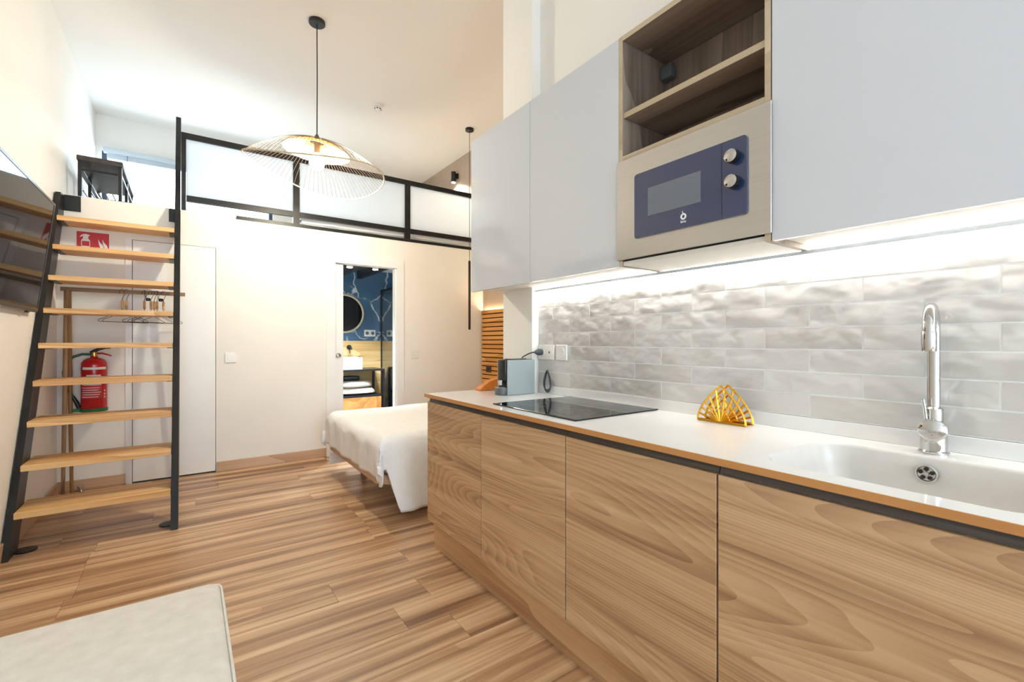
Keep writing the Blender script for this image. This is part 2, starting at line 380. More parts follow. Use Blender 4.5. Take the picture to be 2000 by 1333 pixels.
# front wall behind the camera with a large window
FX0, FX1, FZ0, FZ1 = -0.7, 1.6, 0.2, 2.7
bm = bmesh.new()
box(bm, XL, FX0, YF-.12, YF, -.01, ZC); box(bm, FX1, XK, YF-.12, YF, -.01, ZC); box(bm, FX0, FX1, YF-.12, YF, -.01, FZ0); box(bm, FX0, FX1, YF-.12, YF, FZ1, ZC)
struct(obj('wall_front', bm, 'wall_paint'))
def window(name, x0, x1, z0, z1, yc, m, nm=1):
    r = bpy.data.objects.new(name, None); col.objects.link(r); r.location = ((x0+x1)/2, yc, z0); WORLD[r.name] = Vector(r.location); struct(r)
    t = 0.045; bm = bmesh.new()
    box(bm, x0, x1, yc-.03, yc+.03, z0, z0+t); box(bm, x0, x1, yc-.03, yc+.03, z1-t, z1)
    box(bm, x0, x0+t, yc-.03, yc+.03, z0+t, z1-t); box(bm, x1-t, x1, yc-.03, yc+.03, z0+t, z1-t)
    for k in range(1, nm):
        xx = x0+(x1-x0)*k/nm; box(bm, xx-.03, xx+.03, yc-.03, yc+.03, z0+t, z1-t)
    obj('window_frame', bm, m, r)
    bobj('pane', (x0+t, x1-t, yc-.004, yc+.004, z0+t, z1-t), 'clear_glass', r)
    return r
window('window_1', FX0, FX1, FZ0, FZ1, YF-.06, 'window_frame', 2)
w2 = window('window_2', WX0, WX1, WZ0, WZ1, YB+.07, 'window_frame')
t = thing('roller_blind', 'raised roller blind in a pale cassette above the loft window', 'blind', (0.08, YB-.04, 3.29))
bobj('cassette', (WX0+.02, WX1-.02, YB-.075, YB-.005, 3.345, 3.40), 'blind', t, .006)
bobj('fabric', (WX0+.05, WX1-.05, YB-.036, YB-.032, 3.30, 3.345), 'blind', t)
bobj('bottom_bar', (WX0+.05, WX1-.05, YB-.044, YB-.024, 3.285, 3.30), 'blind', t, .003)
tobj('pull_cord', [(-.56, YB-.05, 3.36), (-.56, YB-.052, 3.1), (-.555, YB-.05, 2.86)], .0025, 'cable', t, 6)
# baseboards and casings
def bb(name, d, m): struct(bobj(name, d, m, bev=.002, seg=1))
bb('baseboard_back', (D1[1]+.005, 1.19, YW-.014, YW-.0005, 0.0005, .092), 'base_wood')
bb('baseboard_back_corner', (XL+.014, D1[0]-.045, YW-.014, YW-.0005, 0.0005, .092), 'base_wood')
bb('baseboard_left', (XL+.0005, XL+.014, YF+.02, YW-.001, 0.0005, .092), 'base_wood_y')
bb('baseboard_back_right', (2.05, XR-.02, YW-.014, YW-.0005, 0.0005, .092), 'base_wood')
# closet door, flush with its narrow casing
d = bpy.data.objects.new('door_1', None); col.objects.link(d); d.location = (-.08, YW, 0); WORLD['door_1'] = Vector(d.location); struct(d)
bobj('slab', (D1[0]+.004, D1[1]-.004, YW-.004, YW+.034, .012, D1[2]-.004), 'door_white', d, .002, 1)
bm = bmesh.new(); box(bm, D1[0]-.043, D1[0]-.0005, YW-.006, YW-.0003, 0, D1[2]+.02); struct(obj('trim_1', bm, 'door_white'))
# pocket door of the bathroom
cas = bmesh.new()
box(cas, 1.192, D2[0]-.0005, YW-.012, YW-.0003, 0, D2[2]+.09); box(cas, D2[1]+.0005, 2.045, YW-.012, YW-.0003, 0, D2[2]+.09); box(cas, D2[0]-.0005, D2[1]+.0005, YW-.012, YW-.0003, D2[2]+.0005, D2[2]+.09)
struct(obj('trim_2', cas, 'door_white'))
d = bpy.data.objects.new('door_2', None); col.objects.link(d); d.location = (1.33, YW+.05, 0); WORLD['door_2'] = Vector(d.location); struct(d)
bobj('slab', (D2[0]+.001, 1.374, YW+.03, YW+.07, .008, D2[2]-.004), 'door_white', d, .002, 1)
lobj('door_pull', [(.001, -.006), (.012, -.006), (.02, -.002), (.024, -.005), (.027, -.004), (.027, .004)], (1.322, YW+.028, 1.055), 'chrome', d, axis='y', label='round chrome flush pull')
bobj('jamb', (1.945, 1.961, YW+.012, YW+.088, 0.002, D2[2]-.002), 'door_white', d)

# ------------------------------------------------------------------ bathroom behind the pocket door
bm = bmesh.new(); box(bm, 1.02, 1.10, T1+.001, YB-.001, 0, 2.27); struct(obj('wall_bathroom_left', bm, 'wall_paint'))
YV = 6.90
bm = bmesh.new(); box(bm, 1.10, XR-.001, YV, YB-.001, 1.215, 2.27)
struct(obj('wall_bathroom_rear', bm, 'marble'))
g = bpy.data.objects.new('wall_bathroom_lower', None); col.objects.link(g); g.location = (2, YV, 0); WORLD[g.name] = Vector(g.location); struct(g)
for j, (z0, z1) in enumerate(((0, .30), (.302, .604), (.606, .908), (.91, 1.213))):
    for k, (x0, x1) in enumerate(((1.101, 1.68), (1.682, 2.45))):
        bobj('tile', (x0, x1, YV-.012, YB-.002, z0, z1), 'gold_tile', g, .001, 1, origin='mid')
bobj('tile', (2.452, XR-.002, YV-.008, YB-.002, 0, 1.213), 'marble', g, origin='mid')
bm = bmesh.new(); box(bm, XR-.02, XR-.001, T1+.002, YV-.013, 0, 2.268); struct(obj('wall_bathroom_right', bm, 'marble'))
t = thing('shower_screen', 'glass shower screen with slim black frame in the bathroom', 'shower screen', (2.40, 6.4, 0))
bobj('pane', (2.426, 2.434, 5.75, 6.87, .02, 1.96), 'shower_glass', t)
bobj('post', (2.418, 2.442, 6.862, 6.885, .002, 1.99), 'black_steel', t); bobj('top_rail', (2.418, 2.442, 5.75, 6.861, 1.96, 1.99), 'black_steel', t)
bobj('bottom_rail', (2.418, 2.442, 5.75, 6.861, .002, .02), 'black_steel', t)
t = thing('round_mirror', 'round mirror with pale wooden rim on blue marble wall', 'mirror', (1.877, YV, 1.34))
bm = bmesh.new(); tube(bm, [(1.877+.272*math.cos(a), YV-.018, 1.615+.272*math.sin(a)) for a in [2*PI*k/48 for k in range(48)]], .016, 8, True); obj('rim', bm, 'cane', t, 50)
lobj('mirror_glass', [(.262, -.02), (.262, -.002)], (1.877, YV, 1.615), 'mirror', t, 48, 'y')
t = thing('wall_tap', 'black round wall tap above the basin', 'tap', (1.943, YV-.012, 1.06))
lobj('rosette', [(.034, 0), (.034, -.02), (.03, -.024)], (1.943, YV-.0125, 1.12), 'black_plastic', t, 24, 'y')
tobj('spout', [(1.943, YV-.03, 1.12), (1.943, YV-.09, 1.12), (1.943, YV-.14, 1.115), (1.943, YV-.15, 1.085)], .011, 'black_plastic', t)
bobj('lever', (1.938, 1.948, YV-.06, YV-.05, 1.03, 1.115), 'black_plastic', t, .002, 1)
t = thing('double_socket', 'white double socket on the blue marble beside the round mirror', 'socket', (2.255, YV, 1.28))
bobj('plate', (2.17, 2.34, YV-.01, YV-.0005, 1.28, 1.38), 'plastic_white', t, .003, 1)
for xx in (2.213, 2.297): lobj('outlet', [(.026, -.0115), (.026, -.009)], (xx, YV, 1.33), 'grey_plastic', t, 16, 'y')
t = thing('vanity_stand', 'black framed vanity stand with open shelf and wooden drawer', 'vanity', (1.8, 6.65, 0))
bobj('top', (1.25, 2.315, 6.42, 6.885, .79, .815), 'black_plastic', t, .002, 1)
for xx in (1.25, 2.285):
    for yy in (6.42, 6.855): bobj('leg', (xx, xx+.03, yy, yy+.03, 0, .79), 'black_steel', t)
bobj('shelf', (1.28, 2.285, 6.43, 6.88, .43, .455), 'black_plastic', t)
bobj('drawer', (1.285, 2.27, 6.43, 6.87, .10, .425), 'slat_wood', t, .002, 1, label='wooden drawer box')
t = thing('vessel_basin', 'white rectangular vessel basin on the vanity stand', 'basin', (1.75, 6.6, .816))
bm = bmesh.new(); box(bm, 1.45, 2.006, 6.45, 6.80, .8155, .98)
bm.normal_update(); bm.faces.ensure_lookup_table(); tf = max(bm.faces, key=lambda f: f.calc_center_median().z)
r_ = bmesh.ops.inset_individual(bm, faces=[tf], thickness=.015); bmesh.ops.translate(bm, verts=tf.verts[:], vec=(0, 0, -.12))
obj('bowl', bm, 'plastic_white', t)
t = thing('soap_dispenser', 'slim dark soap dispenser beside the vessel basin', 'dispenser', (2.03, 6.72, .816))
lobj('bottle', [(.022, 0), (.026, .004), (.026, .11), (.012, .13), (.012, .15)], (2.04, 6.72, .8155), 'black_plastic', t, 16)
tobj('nozzle', [(2.04, 6.72, .96), (2.04, 6.72, .98), (2.04, 6.68, .982)], .006, 'black_plastic', t)
def blob(bm, c, rx, ry, rz, seed, n=14, m=8):
    rnd = random.Random(seed); ph = [rnd.uniform(0, 6) for _ in range(4)]
    rings = []
    for i in range(m+1):
        th = PI*i/m; ring = []
        for k in range(n):
            a = 2*PI*k/n; e = lambda v, p: math.copysign(abs(v)**p, v)
            s = 1+.05*math.sin(3*a+ph[0])+.04*math.sin(5*th+ph[1])
            ring.append(bm.verts.new((c[0]+rx*s*e(math.cos(a), .6)*e(math.sin(th), .5), c[1]+ry*s*e(math.sin(a), .6)*e(math.sin(th), .5), c[2]+rz*e(math.cos(th), .7))))
        rings.append(ring)
    for A, B in zip(rings, rings[1:]):
        for k in range(n): bm.faces.new([A[k], A[(k+1)%n], B[(k+1)%n], B[k]])
    bmesh.ops.remove_doubles(bm, verts=bm.verts[:], dist=1e-5)
for k, (z, nm) in enumerate(((.503, 'lower pale folded towel on the vanity shelf'), (.602, 'upper pale folded towel on the vanity shelf'))):
    bm = bmesh.new(); blob(bm, (1.96-.02*k, 6.62, z), .27-.03*k, .15, .046, k); tag(obj('towel', bm, 'towel', None, 60), nm, 'towel', 'folded towels on the vanity shelf')
bm = bmesh.new(); box(bm, 1.80, 2.02, 6.62, 6.78, .652, .71); bevel(bm, .01); tag(obj('toiletry_box', bm, 'black_plastic', None, 40), 'small black box on top of the folded towels', 'box')
for k, (xx, nm) in enumerate(((1.66, 'white bathroom downlight above the round mirror'), (1.985, 'white bathroom downlight nearest the shower screen'))):
    t = thing('downlight', nm, 'spotlight', (xx, 5.85, 2.13), 'bathroom downlights')
    lobj('housing', [(.04, 2.269), (.04, 2.14), (.036, 2.135)], (xx, 5.85, 0), 'plastic_white', t)
    lobj('lens', [(.034, 2.134), (.034, 2.130)], (xx, 5.85, 0), 'spot_glow', t)
    sp = bpy.data.lights.new('downlight_beam', 'SPOT'); sp.energy = 110; sp.color = (.78, .9, 1.0); sp.spot_size = math.radians(110); sp.spot_blend = .6; sp.shadow_soft_size = .03
    so = bpy.data.objects.new('downlight_beam', sp); col.objects.link(so); so.location = (0, 0, -.02); so.parent = t
for xx, nm in ((1.80, 'dark ceiling beam between the bathroom downlights'), (2.10, 'dark ceiling beam beside the shower screen')):
    tag(bobj('ceiling_beam', (xx-.035, xx+.035, 5.6, YV-.002, 2.14, 2.269), 'black_plastic', None, .003, 1), nm, 'beam', 'dark beams on the bathroom ceiling')

# ------------------------------------------------------------------ kitchen: base units
BY = [2.48, 1.88, 1.28, .68, .08, -.52]
XD = 1.15
names = ['wooden base cabinet at the bed end of the kitchen run', 'wooden base cabinet with the far half of the hob above it',
         'wooden base cabinet under the near part of the worktop before the sink', 'wooden base cabinet under the sink and the chrome tap', 'wooden base cabinet beyond the sink at the near end']
names[1] = 'wooden base cabinet directly under the black hob'
names[2] = 'wooden base cabinet under the gold napkin holder'
for i in range(5):
    y1, y0 = BY[i], BY[i+1]
    t = thing('base_cabinet', names[i], 'cabinet', (1.42, (y0+y1)/2, .0), 'wood grain base cabinets of the kitchen run')
    bm = bmesh.new(); s = .016; xb = 1.735 if i else 1.672
    box(bm, XD+.022, xb, y0+.001, y0+s, .168, .855); box(bm, XD+.022, xb, y1-s, y1-.001, .168, .855)
    box(bm, XD+.022, xb, y0+s, y1-s, .168, .186); box(bm, xb-.013, xb, y0+s, y1-s, .186, .855)
    obj('body', bm, 'carcass_white', t)
    g = .002 if i != 2 and i != 3 else .003
    bobj('door', (XD, XD+.019, y0+g, y1-g, .168, .857), 'cab_wood', t, .0012, 1, origin='mid')
    bm = bmesh.new(); prism(bm, [(XD+.012, .858), (XD+.024, .858), (XD+.024, .884), (XD-.001, .884), (XD-.001, .880), (XD+.018, .876)], 1, y0+.001, y1-.001)
    obj('handle_channel', bm, 'alu_dark', t, label='dark aluminium finger channel above the door')
tag(bobj('plinth', (1.19, 1.206, -.52, 2.472, 0.0005, .160), 'plinth_wood', None, .001, 1), 'wooden plinth board along the foot of the base cabinets', 'plinth')
# ---- worktop with its integral basin
t = thing('worktop', 'white worktop with tan front edge, integral basin and low upstand', 'worktop', (1.43, 1.0, .886))
def rrect(x0, x1, y0, y1, r, n=8):
    P = []
    for cx, cy, a0 in ((x1-r, y1-r, 0), (x0+r, y1-r, PI/2), (x0+r, y0+r, PI), (x1-r, y0+r, 1.5*PI)):
        for k in range(n+1):
            a = a0+PI/2*k/n; P.append((cx+r*math.cos(a), cy+r*math.sin(a)))
    return P
ZT = .905
bm = bmesh.new()
outer = [bm.verts.new(p) for p in ((1.137, -.52, ZT), (1.737, -.52, ZT), (1.737, 2.157, ZT), (1.673, 2.157, ZT), (1.673, 2.487, ZT), (1.137, 2.487, ZT))]
hole = rrect(1.205, 1.61, .09, .61, .09)
ring0 = [bm.verts.new((x, y, ZT)) for x, y in hole]
NO = len(outer)
ed = [bm.edges.new((outer[i], outer[(i+1)%NO])) for i in range(NO)] + [bm.edges.new((ring0[i], ring0[(i+1)%len(ring0)])) for i in range(len(ring0))]
bmesh.ops.triangle_fill(bm, use_beauty=True, edges=ed)
lo = [bm.verts.new((v.co.x, v.co.y, .886)) for v in outer]
for i in range(NO): bm.faces.new([outer[i], outer[(i+1)%NO], lo[(i+1)%NO], lo[i]])
obj('slab', bm, 'worktop_white', t)
bm = bmesh.new(); prev = None
n_h = len(hole)
for (ins, z, r) in ((0, ZT, .09), (.004, ZT-.002, .088), (.008, ZT-.008, .085), (.02, ZT-.06, .08), (.03, ZT-.13, .075), (.05, ZT-.148, .06), (.08, ZT-.152, .05)):
    ring = [bm.verts.new((x, y, z)) for x, y in rrect(1.205+ins, 1.61-ins*.6, .09+ins, .61-ins, r)]
    if prev:
        for i in range(n_h): bm.faces.new([prev[i], prev[(i+1)%n_h], ring[(i+1)%n_h], ring[i]])
    prev = ring
bm.faces.new(prev)
basin = obj('basin', bm, 'basin_shaded_white', t, 60, label='white moulded sink basin')
ov = Vector((1.594, .355, .862))
bm = bmesh.new(); lathe(bm, [(.024, .0), (.024, -.004), (.020, -.006), (.018, -.003), (.006, -.002), (.005, -.006)], ov, 24, 'x'); obj('overflow_ring', bm, 'steel', basin, 40)
bm = bmesh.new()
for k in range(5):
    a = 2*PI*k/5+.3; lathe(bm, [(.0052, -.0065), (.0052, -.0035)], (ov.x, ov.y+.0122*math.cos(a), ov.z+.0122*math.sin(a)), 10, 'x')
obj('overflow_hole', bm, 'black_plastic', basin)
lobj('drain', [(.03, .0), (.03, .003), (.02, .004)], (1.40, .35, ZT-.152), 'chrome', basin)
bobj('front_edge', (1.134, 1.1368, -.52, 2.487, .886, .9046), 'edge_tan', t)
bobj('end_edge', (1.134, 1.673, 2.4872, 2.490, .886, .9046), 'edge_tan', t)
bobj('upstand', (1.722, 1.7375, -.52, 2.155, ZT+.0003, .952), 'worktop_white', t, .001, 1)

# ---- wall tiles, each one a piece of the kitchen wall
TW, TH_ = .2985, .0763
bm = bmesh.new(); box(bm, 1.7285, XK-.0003, -.52, 2.158, .953, 1.52); obj('grout_bed', bm, 'grout', wall_right)
def tile_mesh(length, height, seed):
    rnd = random.Random(seed); bm = bmesh.new(); nx, nz = 5, 2
    L, Hh = length/2, height/2; F_ = []
    for j in range(nz+1):
        rowv = []
        for i in range(nx+1):
            edge = i in (0, nx) or j in (0, nz)
            yv = -L+2*L*i/nx + (rnd.uniform(-.0006, .0006)); zv = -Hh+2*Hh*j/nz + (rnd.uniform(-.0008, .0008) if not edge else rnd.uniform(-.0006, .0006))
            rowv.append(bm.verts.new((-.0022 if edge else -.0040+rnd.uniform(-.001, .0010), yv, zv)))
        F_.append(rowv)
    for j in range(nz):
        for i in range(nx): bm.faces.new([F_[j][i], F_[j][i+1], F_[j+1][i+1], F_[j+1][i]])
    loop = F_[0][:] + [F_[j][nx] for j in range(1, nz+1)] + F_[nz][:nx][::-1] + [F_[j][0] for j in range(nz-1, 0, -1)]
    back = [bm.verts.new((0, v.co.y, v.co.z)) for v in loop]
    for i in range(len(loop)): bm.faces.new([loop[i], back[i], back[(i+1)%len(loop)], loop[(i+1)%len(loop)]])
    return mesh('tile', bm, 'tile_white', 30)
cache = {}
base_loc = wloc(wall_right)
for r in range(8):
    z0 = .954+TH_*r; z1 = min(z0+TH_, 1.517)
    if z1-z0 < .012: continue
    start = 1.881 if r % 2 == 0 else 2.029
    ys = [start + TW*k for k in range(-9, 3)]
    ys = sorted([max(-.52, min(2.157, v)) for v in ys] + [-.52, 2.157]); ys = sorted(set(round(v, 4) for v in ys))
    for a, b in zip(ys, ys[1:]):
        if b-a < .02: continue
        key = (round(b-a, 3), round(z1-z0, 3), random.randint(0, 3))
        if key not in cache: cache[key] = tile_mesh(b-a-.0050, z1-z0-.0050, hash(key) % 9999)
        o = bpy.data.objects.new('tile', cache[key]); col.objects.link(o); o.parent = wall_right
        o.location = Vector((1.7285, (a+b)/2, (z0+z1)/2)) - base_loc
# ---- sockets on the tiles
def socket_plate(y0, y1, n, label, big=False):
    t = thing('wall_socket', label, 'socket', (1.723, (y0+y1)/2, 1.103))
    bobj('plate', (1.713, 1.7232, y0, y1, 1.103, 1.19), 'plastic_white', t, .003, 1)
    for k in range(n):
        yc = y0+(y1-y0)*(k+.5)/n
        bm = bmesh.new(); lathe(bm, [(.026 if not big else .03, -.003), (.026 if not big else .03, -.0005), (.022, .002), (.02, .0)], (1.713, yc, 1.1465), 24, 'x'); obj('outlet', bm, 'plastic_white', t, 40)
        if not big: lobj('outlet_hole', [(.007, -.0035), (.007, .0)], (1.713, yc, 1.1465), 'grey_plastic', t, 12, 'x')
    return t
socket_plate(2.005, 2.148, 2, 'white double wall socket with a black plug in it')
socket_plate(1.897, 1.987, 1, 'white square wall plate with a round dial beside the double socket', True)
t = thing('power_cable', 'black power cable of the coffee machine coiled by the tiles', 'cable', (1.70, 2.06, .906))
lobj('plug', [(.018, -.0005), (.019, -.02), (.014, -.036), (.006, -.05)], (1.7085, 2.112, 1.1465), 'cable', t, 16, 'x')
P = [(1.662, 2.112, 1.1465), (1.648, 2.12, 1.145), (1.638, 2.14, 1.138), (1.634, 2.165, 1.128), (1.638, 2.195, 1.119), (1.648, 2.22, 1.112), (1.655, 2.234, 1.09), (1.658, 2.24, 1.04), (1.658, 2.24, .96), (1.655, 2.24, .91)]
tobj('lead', P, .0038, 'cable', t)
for q in range(3):
    cy, cz, ra, rb = 2.05-.006*q, .978+.004*q, .022+.004*q, .062-.003*q
    tobj('coil', [(1.705-.006*q+.006*math.sin(2*a), cy+ra*math.cos(a), cz+rb*math.sin(a)) for a in [2*PI*k/28 for k in range(28)]], .0038, 'cable', t, 6, True)
# ---- hob
t = thing('hob', 'black glass induction hob set flush in the white worktop', 'hob', (1.457, 1.57, ZT))
hob = bobj('glass', (1.207, 1.707, 1.285, 1.865, ZT+.0004, ZT+.0055), 'hob_glass', t, .0015, 1)
mat('hob_mark', srgb(120, 120, 124), .4)
for (cx, cy, r) in ((1.34, 1.72, .075), (1.34, 1.44, .09), (1.57, 1.72, .09), (1.57, 1.44, .07)):
    bm = bmesh.new(); tube(bm, [(cx+r*math.cos(a), cy+r*math.sin(a), ZT+.0055) for a in [2*PI*k/36 for k in range(36)]], .0005, 4, True); obj('ring_mark', bm, 'hob_mark', t)
# ---- tap
t = thing('kitchen_tap', 'tall chrome mixer tap with swan neck beside the sink', 'tap', (1.672, .358, ZT))
tx, ty = 1.672, .358
lobj('base', [(.033, .0003), (.033, .005), (.029, .009), (.028, .05), (.026, .075)], (tx, ty, ZT), 'chrome', t, 32)
DX, DY = -math.cos(.13), -math.sin(.13)
bm = bmesh.new(); lathe(bm, [(.0005, -.042), (.022, -.039), (.030, -.032), (.030, -.012), (.024, .006)], (0, 0, 0), 28, 'x')
bmesh.ops.rotate(bm, verts=bm.verts[:], cent=(0, 0, 0), matrix=Matrix.Rotation(.13, 3, 'Z')); bmesh.ops.translate(bm, verts=bm.verts[:], vec=(tx, ty, ZT+.066)); obj('lever_cap', bm, 'chrome', t, 40)
tobj('lever', [(tx-.026, ty+.010, ZT+.088), (tx-.030, ty+.012, ZT+.12), (tx-.034, ty+.015, ZT+.148)], [.0045, .004, .0045], 'chrome', t)
lobj('collar', [(.0205, 0.074), (.0205, .122), (.016, .126)], (tx, ty, ZT), 'chrome', t, 28)
R_ = .055
neck = [(tx, ty, ZT+.125), (tx, ty, ZT+.22), (tx, ty, ZT+.335)]
for k in range(1, 13):
    a = PI*k/12; q = R_-R_*math.cos(a); neck.append((tx+DX*q, ty+DY*q, ZT+.335+R_*math.sin(a)*1.08))
neck.append((tx+DX*2*R_, ty+DY*2*R_, ZT+.33))
tobj('neck', neck, .0142, 'chrome', t, 16)
lobj('spray_head', [(.0150, 0), (.0158, .002), (.0158, .048), (.0146, .052)], (tx+DX*2*R_, ty+DY*2*R_, ZT+.28), 'chrome', t, 24)
# ---- napkin holder: two pierced leaf shaped plates on a base
t = thing('napkin_holder', 'gold metal napkin holder with pierced leaf shaped sides', 'napkin holder', (1.648, .945, ZT))
def leaf_plate(xc):
    bm = bmesh.new(); hw, hh = .094, .134
    def arc(u):   # u -1..1 : gothic arch outline
        s = abs(u); return (math.copysign(hw*(1-s)**.0*1, u))
    def yat(z):   # half width at height z
        q = max(0, 1-z/hh); return hw*(1-(1-q)**1.7) if q < 1 else hw
    n = 14; L = []; 
    for k in range(n+1): L.append((yat(hh*k/n), hh*k/n))
    pts_r = [(w_, z) for w_, z in L]; pts_l = [(-w_, z) for w_, z in L]
    for side in (pts_r, pts_l):
        for a, b in zip(side, side[1:]): tube(bm, [(xc, .945+a[0], ZT+.0055+a[1]), (xc, .945+b[0], ZT+.005+b[1])], .0044, 4)
    tube(bm, [(xc, .945-hw, ZT+.006), (xc, .945+hw, ZT+.006)], .005, 4)
    # fan of ribs springing from the middle of the foot
    def hit(ang):
        lo_, hi_ = 0, .2
        for _ in range(30):
            m_ = (lo_+hi_)/2; yy, zz = m_*math.sin(ang), m_*math.cos(ang)
            if zz < hh and abs(yy) < yat(zz): lo_ = m_
            else: hi_ = m_
        return lo_
    for deg in (-74, -58, -42, -26, -9, 9, 26, 42, 58, 74):
        a = math.radians(deg); R1 = hit(a); tube(bm, [(xc, .945+.012*math.sin(a), ZT+.006+.012*math.cos(a)*0), (xc, .945+R1*math.sin(a), ZT+.004+R1*math.cos(a))], .0040, 4)
    for fr, w_ in ((.72, .0034), (.40, .003)):
        Q = []
        for deg in range(-78, 79, 6):
            a = math.radians(deg); R1 = hit(a)*fr; Q.append((xc, .945+R1*math.sin(a), ZT+.004+R1*math.cos(a)))
        tube(bm, Q, w_, 4)
    return bm
for xc in (1.622, 1.674): obj('side_plate', leaf_plate(xc), 'gold', t)
bobj('base_plate', (1.620, 1.676, .855, 1.035, ZT+.0003, ZT+.003), 'gold', t)
# ---- coffee machine and tan holder
t = thing('coffee_machine', 'compact coffee machine with blue grey sides and dark front', 'coffee machine', (1.54, 2.16, ZT))
sh = bobj('side_shell', (1.468, 1.662, 2.112, 2.124, ZT+.0003, 1.104), 'sage', t, .004)
bobj('side_shell', (1.468, 1.662, 2.206, 2.218, ZT+.0003, 1.104), 'sage', t, .004)
bobj('core', (1.474, 1.655, 2.1245, 2.2055, ZT+.0003, 1.106), 'black_plastic', t, .004)
bobj('head', (1.460, 1.4735, 2.126, 2.204, .985, 1.104), 'black_plastic', t, .006)
lobj('spout', [(.014, .962), (.017, .99)], (1.455, 2.165, 0), 'chrome', t, 16)
bm = bmesh.new(); prism(bm, [(1.4735, 2.124), (1.4735, 2.206), (1.445, 2.206), (1.432, 2.19), (1.428, 2.165), (1.432, 2.14), (1.445, 2.124)], 2, ZT+.0003, .948); bevel(bm, .002, 1); obj('drip_tray', bm, 'grey_plastic', t, 35)
bobj('cup_plate', (1.434, 1.47, 2.13, 2.20, .9485, .951), 'steel', t)
bobj('lever', (1.50, 1.62, 2.14, 2.19, 1.1065, 1.112), 'chrome', t, .002, 1)
bm = bmesh.new()
prof = [(1.462, ZT+.0003), (1.672, ZT+.0003), (1.672, 1.02), (1.655, 1.005), (1.62, .985), (1.585, .972), (1.55, .966), (1.525, .955), (1.505, .942), (1.488, .936), (1.478, .925), (1.466, .917)]
prism(bm, prof, 1, 2.40, 2.46); bevel(bm, .0015, 1)
tag(obj('wooden_holder', bm, 'leather_tan', None, 30), 'orange tan holder with sloping curved side at the end of the worktop', 'holder')

# ------------------------------------------------------------------ kitchen: wall units
XU = 1.445; ZU0, ZU1 = 1.516, 2.452
UY = [2.48, 1.88, 1.28, .68, .08, -.52]
ulab = {0: 'glossy white wall cabinet at the bed end of the row', 1: 'glossy white wall cabinet left of the microwave', 3: 'glossy white wall cabinet right of the microwave', 4: 'glossy white wall cabinet at the near end above the sink'}
for i in (0, 1, 3, 4):
    y1, y0 = UY[i], UY[i+1]
    t = thing('wall_cabinet', ulab[i], 'cabinet', (1.59, (y0+y1)/2, ZU0), 'glossy white wall cabinets')
    xb = 1.735 if i != 0 else 1.735
    if i == 0:   # stops short of the pillar at the back
        bobj('body', (XU+.021, 1.675, y0+.001, y1-.001, ZU0+.016, ZU1), 'carcass_white', t)
    else:
        bobj('body', (XU+.021, 1.7385, y0+.001, y1-.001, ZU0+.016, ZU1), 'carcass_white', t)
    bobj('door', (XU, XU+.019, y0+.0015, y1-.0015, ZU0, ZU1), 'lacquer', t, .001, 1)
# open unit with the microwave
t = thing('open_shelf_unit', 'open grey wood shelf unit above the microwave', 'shelf unit', (1.59, .98, 1.516))
y0, y1 = .681, 1.279
bobj('side_panel', (XU, 1.7385, y0, y0+.018, ZU0, ZU1), 'niche_wood', t); bobj('side_panel', (XU, 1.7385, y1-.018, y1, ZU0, ZU1), 'niche_wood', t)
bobj('top_panel', (XU, 1.7385, y0+.0185, y1-.0185, ZU1-.02, ZU1), 'niche_wood_y', t)
bobj('middle_panel', (XU, 1.7385, y0+.0185, y1-.0185, 1.943, 1.961), 'niche_wood_y', t)
bobj('bottom_panel', (XU+.004, 1.7385, y0+.0185, y1-.0185, ZU0+.002, ZU0+.018), 'carcass_white', t)
bobj('back_panel', (1.724, 1.7385, y0+.0185, y1-.0185, 1.9615, ZU1-.0205), 'niche_wood', t)
bobj('shelf', (XU+.006, 1.7235, y0+.019, y1-.019, 2.117, 2.139), 'niche_wood_y', t)
for n_, dd in (('edge_band', (XU-.0009, XU-.0002, y0, y0+.018, ZU0, ZU1)), ('edge_band', (XU-.0009, XU-.0002, y1-.018, y1, ZU0, ZU1)), ('edge_band', (XU-.0012, XU-.0002, y0+.0185, y1-.0185, ZU1-.02, ZU1)),
               ('edge_band', (XU-.0012, XU-.0002, y0+.0185, y1-.0185, 1.943, 1.961)), ('edge_band', (XU+.0045, XU+.0057, y0+.019, y1-.019, 2.117, 2.139))):
    bobj(n_, dd, 'niche_edge', t)
bobj('hanger_bracket', (1.685, 1.723, y1-.075, y1-.0185, ZU1-.105, ZU1-.05), 'grey_plastic', t, .005)
t = thing('microwave', 'built-in stainless steel microwave with dark blue glass door', 'microwave', (1.55, .98, 1.536))
XM = 1.437
bm = bmesh.new(); box(bm, XM, XM+.007, .676, 1.284, 1.539, 1.941); bevel(bm, .0015, 1); obj('frame', bm, 'steel', t, 35)
bobj('body', (XM+.0075, 1.70, .705, 1.255, 1.5365, 1.935), 'black_plastic', t)
gl = bmesh.new(); pts = rrect(.747, 1.19, 1.612, 1.862, .012, 4); prism(gl, pts, 0, XM-.006, XM-.0002); door = obj('door_glass', gl, 'mw_glass', t)
bobj('viewing_window', (XM-.0066, XM-.0061, .905, 1.125, 1.688, 1.794), 'mw_window', t)
bobj('door_gap', (XM-.0067, XM-.0061, .829, .8305, 1.613, 1.861), 'black_plastic', t)
for z in (1.802, 1.721):
    k = bmesh.new(); lathe(k, [(.0215, -.0305), (.0215, -.0065)], (XM, .788, z), 28, 'x'); kk = obj('knob', k, 'black_plastic', t, 40)
    lobj('knob_face', [(.0005, -.0330), (.018, -.0325), (.0205, -.0308)], (XM, .788, z), 'chrome', kk, 28, 'x')
